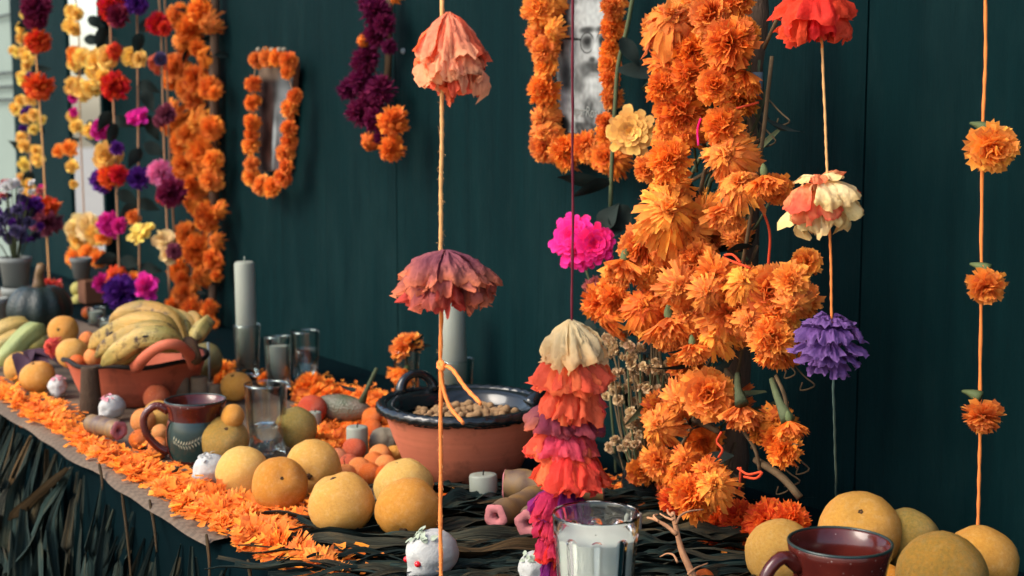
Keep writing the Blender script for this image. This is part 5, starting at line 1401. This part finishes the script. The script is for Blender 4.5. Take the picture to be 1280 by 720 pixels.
# ================================================================== left hand flower strings
def lstring(label, xs_, Y, flowers, cmat='cord_tan', leaves=(), r=.0028):
    x0, y0, x1, y1 = xs_
    a, b = at_Y(x0, y0, Y), at_Y(x1, y1, Y)
    t = thing('flower_string', label, 'flower string', Vector((a.x, Y, 2.18)), 'flower strings at the left end of the altar')
    dr = (b - a).normalized(); topz = a - dr * ((2.2 - a.z) / max(.2, -dr.z)) if dr.z < -.2 else a
    topz = Vector((topz.x, 1.5, 2.2))
    mb = MB(); mb.tube([q - Vector(t.location) for q in curve([topz, a, (a + b) / 2, b], 20)], r, 6); obj('cord', mb, M[cmat], t)
    for f in flowers:
        x, y, rp, kind, mat = f[:5]; fc = f[5] if len(f) > 5 else (.7, -.7, .1)
        p = at_Y(x, y, Y - .015); head(t, p, rp * 1.1 * depth(p) / FPX, kind, mat, fc, .2)
    for i, (x, y, dx, dy) in enumerate(leaves):
        p = at_Y(x, y, Y); dv = RT * dx - UP * dy
        obj('leaf', leaf_mb(.07, .04, .2, i + int(x), .2, 6, .06), M['leaf_dark'], t, p - Vector(t.location), dv.normalized().to_track_quat('X', 'Z') @ Quaternion((1, 0, 0), 1.2))
    return t
DN = (.4, -.4, -.9)
lstring('leftmost cord with red orange, plum and pale coral paper flowers', (44, -10, 64, 400), 1.40, [(44, 10, 20, 'ruffle', 'wine'), (45, 26, 14, 'ruffle', 'wine', DN), (47, 52, 16, 'ruffle', 'redorange', DN), (48, 108, 18, 'ruffle', 'redorange', DN), (54, 258, 18, 'ruffle', 'redorange', DN), (57, 278, 19, 'ruffle', 'dusty', DN), (60, 358, 16, 'ruffle', 'coral', DN)], 'cord_pale')
yl = []
r8 = random.Random(3)
for i, (x, y) in enumerate([(31, 18), (27, 35), (36, 46), (26, 48), (30, 65), (22, 66), (16, 63), (34, 72), (33, 82), (27, 95), (30, 100), (25, 126), (38, 124), (31, 148), (42, 143), (42, 162), (27, 172), (31, 182), (45, 188), (47, 200), (30, 205), (26, 222), (35, 230), (35, 242), (40, 245), (52, 150), (20, 135)]):
    yl.append((x, y, r8.uniform(6.5, 9.5), 'small', 'yellow' if i % 5 else 'lemon'))
for x, y in ((36, 95), (30, 140), (36, 137), (52, 235), (28, 160)): yl.append((x, y, 5, 'small', 'violet' if x != 52 else 'magenta'))
lstring('dense string of small yellow flowers with dark leaves at the far left edge', (30, -10, 40, 252), 1.5, yl, 'cord_tan', [(x, y, r8.uniform(-1, 1), r8.uniform(-1, 1)) for x, y in ((35, 35), (28, 60), (40, 90), (32, 115), (38, 150), (30, 190), (40, 215), (30, 240), (45, 30), (50, 55), (48, 100))])
lstring('cord with red carnations, a big yellow flower, magenta and violet blooms by the mirror', (138, -10, 150, 375), 1.45, [(140, 10, 19, 'ruffle', 'red'), (146, 20, 14, 'ruffle', 'wine'), (141, 62, 10, 'wilt', 'redorange'), (134, 72, 15, 'small', 'yellow'), (122, 76, 16, 'small', 'yellow'), (118, 88, 13, 'small', 'yellow'), (128, 96, 12, 'small', 'yellow'), (143, 107, 17, 'ruffle', 'red'), (125, 162, 13, 'ruffle', 'magenta'), (134, 195, 19, 'broad', 'yellow'), (137, 220, 15, 'ruffle', 'redorange'), (148, 218, 12, 'ruffle', 'red'), (127, 226, 15, 'ruffle', 'violet'), (146, 185, 9, 'ruffle', 'violet'), (137, 280, 16, 'ruffle', 'magenta'), (148, 282, 10, 'ruffle', 'magenta'), (126, 282, 11, 'small', 'yellow'), (144, 345, 14, 'wilt', 'redorange'), (150, 365, 21, 'ruffle', 'violet'), (128, 354, 12, 'ruffle', 'magenta'), (112, 164, 10, 'small', 'yellow')], 'cord_tan', [(132, 35, -.5, 1), (135, 45, .6, 1), (138, 140, -.6, .8), (140, 150, 1, .2), (145, 155, -.4, 1), (145, 320, -1, .3), (150, 325, 1, .2), (147, 240, .8, .4)])
lstring('cord with violet, yellow and magenta blooms and dark leaf pairs, second before the marigold post', (171, -10, 175, 430), 1.5, [(170, 4, 14, 'ruffle', 'violet'), (160, 2, 9, 'ruffle', 'violet'), (164, 70, 14, 'small', 'yellow'), (175, 74, 10, 'broad', 'yellow'), (170, 146, 16, 'ring', 'magenta', (.5, -.6, .7)), (172, 222, 14, 'ruffle', 'violet'), (175, 291, 17, 'ring', 'lemon', (.5, -.6, .6)), (166, 271, 10, 'small', 'marigold'), (182, 358, 17, 'ring', 'magenta', (.6, -.7, .3)), (182, 358, 12, 'ruffle', 'magenta'), (168, 347, 9, 'small', 'marigold')], 'cord_tan', [(176, 40, .6, -.7), (177, 42, -.4, 1), (172, 105, 1, .3), (180, 112, .4, 1), (180, 180, .8, .4), (176, 186, -.6, .8), (172, 252, .9, .3), (172, 256, -.9, .5), (174, 335, 1, .1), (172, 338, -.9, .3)])
lstring('cord with red, coral, plum and cream blooms touching the marigold post', (198, -10, 212, 372), 1.55, [(196, 30, 14, 'ruffle', 'red'), (206, 35, 9, 'ruffle', 'red'), (191, 78, 11, 'wilt', 'coral'), (200, 74, 9, 'small', 'lilac'), (207, 142, 13, 'ruffle', 'dusty'), (200, 150, 9, 'ruffle', 'dusty'), (199, 215, 15, 'ruffle', 'pink'), (213, 240, 18, 'ruffle', 'wine'), (208, 244, 13, 'ruffle', 'red'), (204, 300, 14, 'small', 'cream'), (210, 318, 12, 'small', 'cream'), (217, 314, 10, 'ruffle', 'dusty')], 'cord_tan', [(190, 148, -1, .3), (185, 150, .4, .8)])
a = at_Y(206, 0, 1.58)
mb = MB(); mb.tube([(a.x, 1.5, 2.2), a, at_Y(212, 200, 1.58), at_Y(220, 330, 1.58)], .0026, 6)
tag(obj('cord', mb, M['cord_tan']), 'bare tan cord right beside the leftmost edge of the marigold garland', 'cord')

# ================================================================== mirror, pots, cups at the far left
ma, mb_ = at_Y(83, 100, 1.69), at_Y(126, 100, 1.69)
mr = thing('mirror', 'tall narrow mirror strip leaning on the wall at the left, catching daylight', 'mirror', Vector(((ma.x + mb_.x) / 2, 1.70, H_TABLE)))
wv = (mb_.x - ma.x) / 2
mb = MB(); mb.box(-wv, wv, -.004, .012, .03, 1.25); obj('glass', mb, M['mirror'], mr, smooth=False)
mb = MB()
for s_ in (-1, 1): mb.box(s_ * wv - .012, s_ * wv + .012, -.012, .013, .0, 1.27)
obj('frame', mb, M['paint'], mr, smooth=False)
p = at_Y(90, 20, 1.62)
yy = [(90, 15, 10, 'small', 'yellow'), (97, 18, 9, 'small', 'yellow'), (88, 32, 11, 'small', 'yellow'), (93, 36, 9, 'small', 'yellow'), (94, 70, 12, 'small', 'marigold'), (102, 72, 12, 'small', 'yellow'), (108, 74, 10, 'small', 'yellow'), (92, 80, 9, 'small', 'yellow'), (92, 108, 13, 'small', 'yellow'), (104, 112, 14, 'small', 'yellow'), (113, 110, 12, 'small', 'yellow'), (120, 102, 9, 'small', 'yellow'), (90, 145, 8, 'small', 'yellow'), (95, 158, 9, 'small', 'yellow'), (73, 189, 9, 'small', 'marigold'), (86, 185, 11, 'small', 'marigold'), (90, 208, 9, 'small', 'yellow'), (92, 230, 6, 'small', 'yellow'), (97, 285, 17, 'small', 'cream'), (110, 282, 17, 'small', 'cream'), (120, 292, 15, 'small', 'yellow'), (130, 295, 12, 'small', 'marigold'), (98, 300, 14, 'small', 'yellow'), (95, 322, 13, 'ruffle', 'marigold'), (110, 318, 12, 'ruffle', 'marigold'), (122, 324, 11, 'ruffle', 'marigold'), (92, 140, 6, 'small', 'magenta'), (91, 122, 7, 'small', 'magenta')]
lstring('dense string of yellow and cream flowers hanging in front of the mirror', (93, -10, 108, 335), 1.63, yy, 'cord_tan', [(110, 22, .8, .5), (105, 48, 1, .2), (92, 90, .9, -.2), (112, 150, .2, 1), (80, 182, 1, -.5)])
def pot(label, x, yb, yt, rb, rt, mat='pot_grey', name='flower_pot', cat='pot', d=None, group=None):
    pz = at_d(x, yb, d); tz = at_d(x, yt, d); s = d / FPX
    mb = MB(); h = tz.z - pz.z
    mb.lathe([(.001, 0), (rb * s, 0), (rt * s * .97, h * .8), (rt * s * 1.05, h * .82), (rt * s * 1.07, h), (rt * s * .95, h), (rt * s * .9, h * .5), (.001, h * .4)], 28)
    return tag(obj(name, mb, M[mat], None, pz), label, cat, group), pz, h
zb = at_Z(22, 405); dz = depth(zb)
o1, p1, h1 = pot('pale grey pot upside down under the flower pot at the far left', 22, 405, 358, 22, 17, d=dz)
o2, p2, h2 = pot('pale grey flower pot with dried purple flowers, standing on another pot at the far left', 20, 357, 321, 15, 19, d=dz)
o3, p3, h3 = pot('white cup at the very left edge beside the grey pots', -4, 410, 372, 12, 14, d=dz - .1)
pl = thing('dried_flower_bunch', 'dried dark purple and pale flowers growing from the far left pot', 'dried flowers', p2 + Vector((0, 0, h2 * .5)))
for i in range(60):
    a = r8.uniform(0, 6.28); s_ = r8.uniform(.02, .13); hh = r8.uniform(.06, .24)
    tip = Vector((s_ * math.cos(a), s_ * math.sin(a) * .7, hh + h2 * .4))
    if i % 2 == 0:
        mb = MB(); mb.tube([Vector((0, 0, 0)), tip * .5 + Vector((0, 0, .03)), tip], .002, 4); obj('stem', mb, M['stem'], pl)
    head(pl, Vector(pl.location) + tip, r8.uniform(.012, .024), 'small', 'rosepink' if hh > .2 and i % 2 else ('white' if hh > .2 else ('lilac' if i % 3 else 'violet')), (.5, -.5, .6), .5, name='blossom')
dm = 4.85
o4, p4, h4 = pot('small brown box standing on the altar before the mirror', 114, 376, 354, 14, 14, 'card', 'box', 'box', dm)
o5, p5, h5 = pot('white cup standing on the brown box before the mirror', 102, 348, 322, 9, 13, 'pot_grey', 'cup', 'cup', dm)
# the box is square: replace its lathe with a bevelled box
s = dm / FPX; bmx = MB(); w_ = 15 * s; bmx.box(-w_, w_, -w_ * .8, w_ * .8, H_TABLE - p4.z, p5.z - p4.z - .002)
me = bmx.mesh('box', M['card'], False); o4.data = me
bev = o4.modifiers.new('bevel', 'BEVEL'); bev.width = .003; bev.segments = 2

# ================================================================== marigolds laid on the table
LAY = 'marigold heads laid along the front edge of the table'
LM = [(25, 'at the far left end of the row'), (60, 'below the two far left citrus fruits'), (85, 'between the far left citrus and the dark sugar cone'), (125, 'below the dark sugar cone'), (155, 'below the grey sugar cane'),
      (190, 'below the tangerines by the mug handle'), (235, 'below the green painted mug'), (268, 'below the left sugar skull'), (300, 'below the leftmost big orange'), (335, 'below the second big orange'), (362, 'below the gap between front oranges'), (9999, 'at the right end by the dark leaves')]
def landmark(x):
    return next(t for m_, t in LM if x < m_)
def row_place(x, y, L):
    same = sorted([(q[1] - .62 * q[0], q) for q in L if landmark(q[0]) == landmark(x)])
    k_ = [q[1][:2] for q in same].index((x, y)); n_ = len(same)
    return '' if n_ == 1 else (', on the fruit side' if k_ == 0 else (', at the table edge' if k_ == n_ - 1 else ', in mid row'))
trail = [(4, 484, 15), (18, 494, 17), (34, 506, 17), (50, 506, 15), (52, 521, 18), (70, 512, 16), (72, 526, 13), (103, 541, 16), (92, 551, 16), (118, 556, 16), (130, 561, 18), (146, 571, 17), (165, 574, 16), (160, 583, 17), (182, 584, 19), (198, 592, 18), (208, 604, 20), (226, 606, 20), (228, 622, 20), (248, 614, 20), (250, 634, 22), (270, 622, 22), (276, 640, 24), (296, 632, 24), (306, 648, 24), (322, 638, 22), (316, 668, 24), (338, 664, 24), (352, 648, 18), (346, 682, 26), (366, 690, 28), (382, 700, 26), (398, 706, 24), (374, 650, 18), (386, 644, 14), (420, 716, 22), (262, 652, 18)]
extra = [(100, 530, 10), (215, 590, 14), (66, 500, 12), (300, 614, 14)]
r9 = random.Random(17)
SIDE = (Vector((.6, -.75, 0)))
for i, (x, y, r) in enumerate(trail + extra):
    p = at_Z(x, y + max(0, min(8, (300 - x) / 15)), H_TABLE + .012); R = r * depth(p) / FPX
    k_ = r9.choice(['lay', 'wilt', 'ruffle', 'skirt'])
    f = Vector((r9.uniform(-.2, .9), -.7, r9.uniform(.15, .8)))
    o = obj('marigold', head_mesh(k_, r9.randrange(6), r9.choice(['marigold', 'marigold_deep', 'marigold'])), None, None, (p.x, max(p.y, EDGE_Y + .022), H_TABLE + R * .14), aim(f, r9.uniform(0, 6)), (R, R, R * .6))
    # flatten towards the table
    o.scale = (R * 1.2, R * 1.2, R * .5)
    tag(o, 'wilted marigold ' + landmark(x) + row_place(x, y, trail + extra), 'marigold', LAY)
back = [(385, 483, 19), (396, 490, 14), (372, 490, 12), (408, 493, 12), (423, 489, 11), (438, 492, 12), (452, 496, 12), (463, 500, 12), (428, 500, 11), (445, 505, 10), (470, 510, 10), (405, 550, 13), (420, 545, 13), (398, 560, 13), (412, 562, 12), (430, 553, 11), (405, 535, 10), (447, 556, 13), (282, 462, 12), (275, 472, 11), (288, 470, 9), (330, 470, 9), (395, 478, 10), (410, 480, 10), (480, 505, 9), (455, 487, 8), (470, 494, 9), (484, 497, 8), (535, 610, 10), (560, 614, 10), (640, 622, 9), (770, 608, 14), (765, 600, 10), (800, 606, 10)]
for i, (x, y, r) in enumerate(back):
    p = at_Z(x, y, H_TABLE + .012); R = r * depth(p) / FPX
    f = Vector((r9.uniform(-.5, .9), -.6, r9.uniform(.2, .9)))
    tag(obj('marigold', head_mesh(r9.choice(['lay', 'ruffle', 'wilt']), r9.randrange(6), 'marigold_deep'), None, None, (p.x, p.y, H_TABLE + R * .35), aim(f, r9.uniform(0, 6)), (R * 1.15, R * 1.15, R * .8)),
        'orange marigold head lying ' + ('behind the left sugar cones' if x < 300 else 'before the tall left candle' if x < 350 else 'at the foot of the milky glasses by the wall' if x < 412 and y < 500 else 'between the dull grapefruit and the square white candle' if x < 450 and y > 530 else 'along the wall left of the clay bowl' if x < 500 else 'at the foot of the clay bowl' if x < 700 else 'at the foot of the dried beige flowers'), 'marigold', 'marigold heads scattered at the back of the table')
# loose petals: nobody could count them
pet = MB()
def lp_add(p, s):
    a = r9.uniform(0, 6.28); dx, dy = math.cos(a), math.sin(a)
    L = s * r9.uniform(.8, 1.5); W = s * r9.uniform(.3, .5); h0 = r9.uniform(.001, .006); c_ = r9.uniform(-.25, .5)
    pet.grid([[(p[0] + dx * L * u - dy * W * v * (.5 + u * .5), p[1] + dy * L * u + dx * W * v * (.5 + u * .5), p[2] + h0 + c_ * L * u * u + .3 * W * v * v) for v in (-1, 0, 1)] for u in (0, .5, 1)])
for i in range(2600):
    j = r9.randrange(len(trail)); x, y, r = trail[j]
    p = at_Z(x + r9.gauss(0, r * .9), y + max(0, min(8, (300 - x) / 15)) + r9.gauss(0, r * .42))
    if p.y > EDGE_Y + .005: lp_add(p + Vector((0, 0, abs(r9.gauss(0, .008)))), r9.uniform(.010, .019))
for i in range(2400):
    x, y = r9.uniform(370, 500), r9.uniform(478, 560)
    if y < 470 + (x - 370) * .22: continue
    p = at_Z(x, y)
    if p.y < 1.69: lp_add(p, .013)
for i in range(260):
    x, y, r = r9.choice(back); p = at_Z(x + r9.gauss(0, 12), y + r9.gauss(0, 6))
    if p.y < 1.69: lp_add(p, .012)
for i in range(130):
    p = at_Z(r9.uniform(520, 1000), r9.uniform(612, 700))
    if r9.random() < .25: lp_add(p, .01)
o = obj('loose_petals', pet, M['marigold_deep']); o['kind'] = 'stuff'; tag(o, 'loose orange marigold petals strewn over the altar table', 'petals')
# paper flower on the far left fruit
t = at_d(63, 433, 3.25)
tag(obj('paper_flower', head_mesh('wilt', 1, 'coral'), None, None, t, aim((.6, -.7, .2)), 13 * 3.25 / FPX), 'crumpled pale coral flower lying by the oranges at far left', 'flower')

# ================================================================== dried leaves on and under the table
r10 = random.Random(41)
DL = 'dried corn leaves spread on the table'
def table_leaf(x, y, ang, L, W, mat, zoff, label=None):
    label = label or {'husk': 'greyish brown leaf', 'husk_green': 'dark grey green leaf', 'husk_tan': 'tan dried leaf'}[mat] + (' between the marigold row and the red eyed skull' if x < 505 else ' between the red eyed skull and the fluted glass' if x < 690 else ' behind the fluted glass' if x < 800 else ' around the foot of the forked twig' if x < 890 else ' before the rightmost fruit') + (', towards the bowl' if y < 665 and x < 800 else ', towards the front')
    p = at_Z(x, y); dx, dy = math.cos(ang), math.sin(ang)
    n = 18; pts = []; ph = r10.uniform(0, 6); be = r10.uniform(-.9, .9)
    for i in range(n):
        u = i / (n - 1) - .5
        b = be * u * u * L
        pts.append((dx * L * u - dy * b, dy * L * u + dx * b, .004 + zoff + .006 * math.sin(ph + u * 9) ** 2 ))
    o = obj('corn_leaf', blade_mb(pts, W, r10.randrange(9999), r10.uniform(-.3, .3), .3, .5), M[mat], None, (p.x, p.y, H_TABLE))
    tag(o, label, 'leaf', DL)
RTA = math.atan2(RT.y, RT.x)
for i in range(150):
    x = r10.uniform(400, 940); y = r10.uniform(600, 770)
    if y < 640 and x < 520: continue
    p = at_Z(x, y)
    if p.y < EDGE_Y + .03 or p.y > 1.5: continue
    table_leaf(x, y, RTA + r10.gauss(.12, .3), r10.uniform(.2, .42), r10.uniform(.014, .026), r10.choice(['husk_green', 'husk_green', 'husk', 'husk_green']), i * .00004)
for i in range(110):
    x = r10.uniform(400, 960); y = r10.uniform(625, 770)
    if y < 650 and x < 520: continue
    p = at_Z(x, y)
    if p.y < EDGE_Y + .02 or p.y > 1.45: continue
    table_leaf(x, y, RTA + r10.gauss(.1, .35), r10.uniform(.12, .3), r10.uniform(.006, .012), r10.choice(['husk', 'husk_green', 'husk', 'husk_tan'] if i % 3 == 0 else ['husk_green', 'husk']), .010 + i * .00005)
for (x, y, a_, L, W, m_) in ((610, 672, .35, .3, .03, 'husk'), (625, 690, .42, .3, .032, 'husk'), (640, 706, .4, .3, .028, 'husk_tan'), (585, 640, .7, .17, .03, 'husk_green'), (560, 630, .2, .2, .03, 'husk'), (470, 668, -.12, .26, .026, 'husk_green'), (480, 690, -.18, .3, .026, 'husk_green'), (460, 700, -.2, .3, .024, 'husk'), (450, 680, -.1, .22, .022, 'husk_green'), (840, 672, .15, .2, .036, 'husk'), (830, 690, .35, .2, .028, 'husk_green'), (910, 690, -.35, .2, .036, 'husk'), (865, 660, 1.2, .12, .026, 'husk_green'), (800, 700, .05, .22, .03, 'husk_green'), (560, 690, .5, .2, .014, 'husk_tan')):
    table_leaf(x, y, RTA + a_, L, W, m_, .016)
# the fringe of leaves hanging down the front
fr = thing('leaf_fringe', 'fringe of long dried corn leaves hanging down the black table front', 'leaf fringe', (-2.6, EDGE_Y - .01, H_TABLE - .3))
fb = Vector(fr.location)
def hang(x, z0, L, W, mat, lean=0.0, out=.0, n=24):
    pts = []; ph = r10.uniform(0, 6); am = r10.uniform(.01, .05); cv = r10.gauss(0, .3)
    for i in range(n):
        u = i / (n - 1)
        pts.append(Vector((x + lean * L * u + cv * L * u * u + am * u * math.sin(ph + u * 4.5), EDGE_Y - .006 - out * min(1, u * 5) - .03 * math.sin(min(1.6, u * 2.5)) - .02 * math.sin(ph + u * 6) * u, z0 - L * (u - .2 * u * u))) - fb)
    obj('corn_leaf', blade_mb(pts, W, r10.randrange(9999), r10.uniform(-.7, .7), r10.uniform(.3, 1.0), .16), M[mat], fr)
for i in range(290):
    x = -4.6 + 3.2 * r10.random()
    dens = 1 if x < -2.7 else (.75 if x < -2.2 else .5)
    if r10.random() > dens: continue
    hang(x, .788 - r10.uniform(0, .06) * (3.0 if x > -2.6 else .6), r10.uniform(.4, .9), r10.uniform(.022, .055), r10.choice(['husk', 'husk_green', 'husk_green', 'husk_green', 'husk_green', 'husk_tan' if r10.random() < .4 else 'husk']), r10.gauss(0, .26), r10.uniform(0, .04))
# pale stalks
for x, y, x2, y2 in ((152, 612, 165, 735), (222, 584 + 0, 215, 590), (258, 668, 262, 730), (124, 580, 128, 612), (187, 625, 196, 690), (310, 700, 312, 740)):
    a, b = at_Y(x, y, EDGE_Y - .012), at_Y(x2, y2, EDGE_Y - .03)
    mb = MB(); mb.tube([q - fb for q in curve([a, (a + b) / 2 + Vector((.005, 0, 0)), b], 8)], [.002, .0027, .0027, .0025, .0024, .002, .002, .0014], 6); obj('stalk', mb, M['husk_tan'], fr)
a, b = at_Y(-8, 668, EDGE_Y - .05), at_Y(86, 585, EDGE_Y - .03)
obj('corn_leaf', blade_mb([q - fb for q in curve([b, (a + b) / 2 + Vector((0, -.01, -.015)), a], 14)], .035, 5, .4), M['husk_tan'], fr)
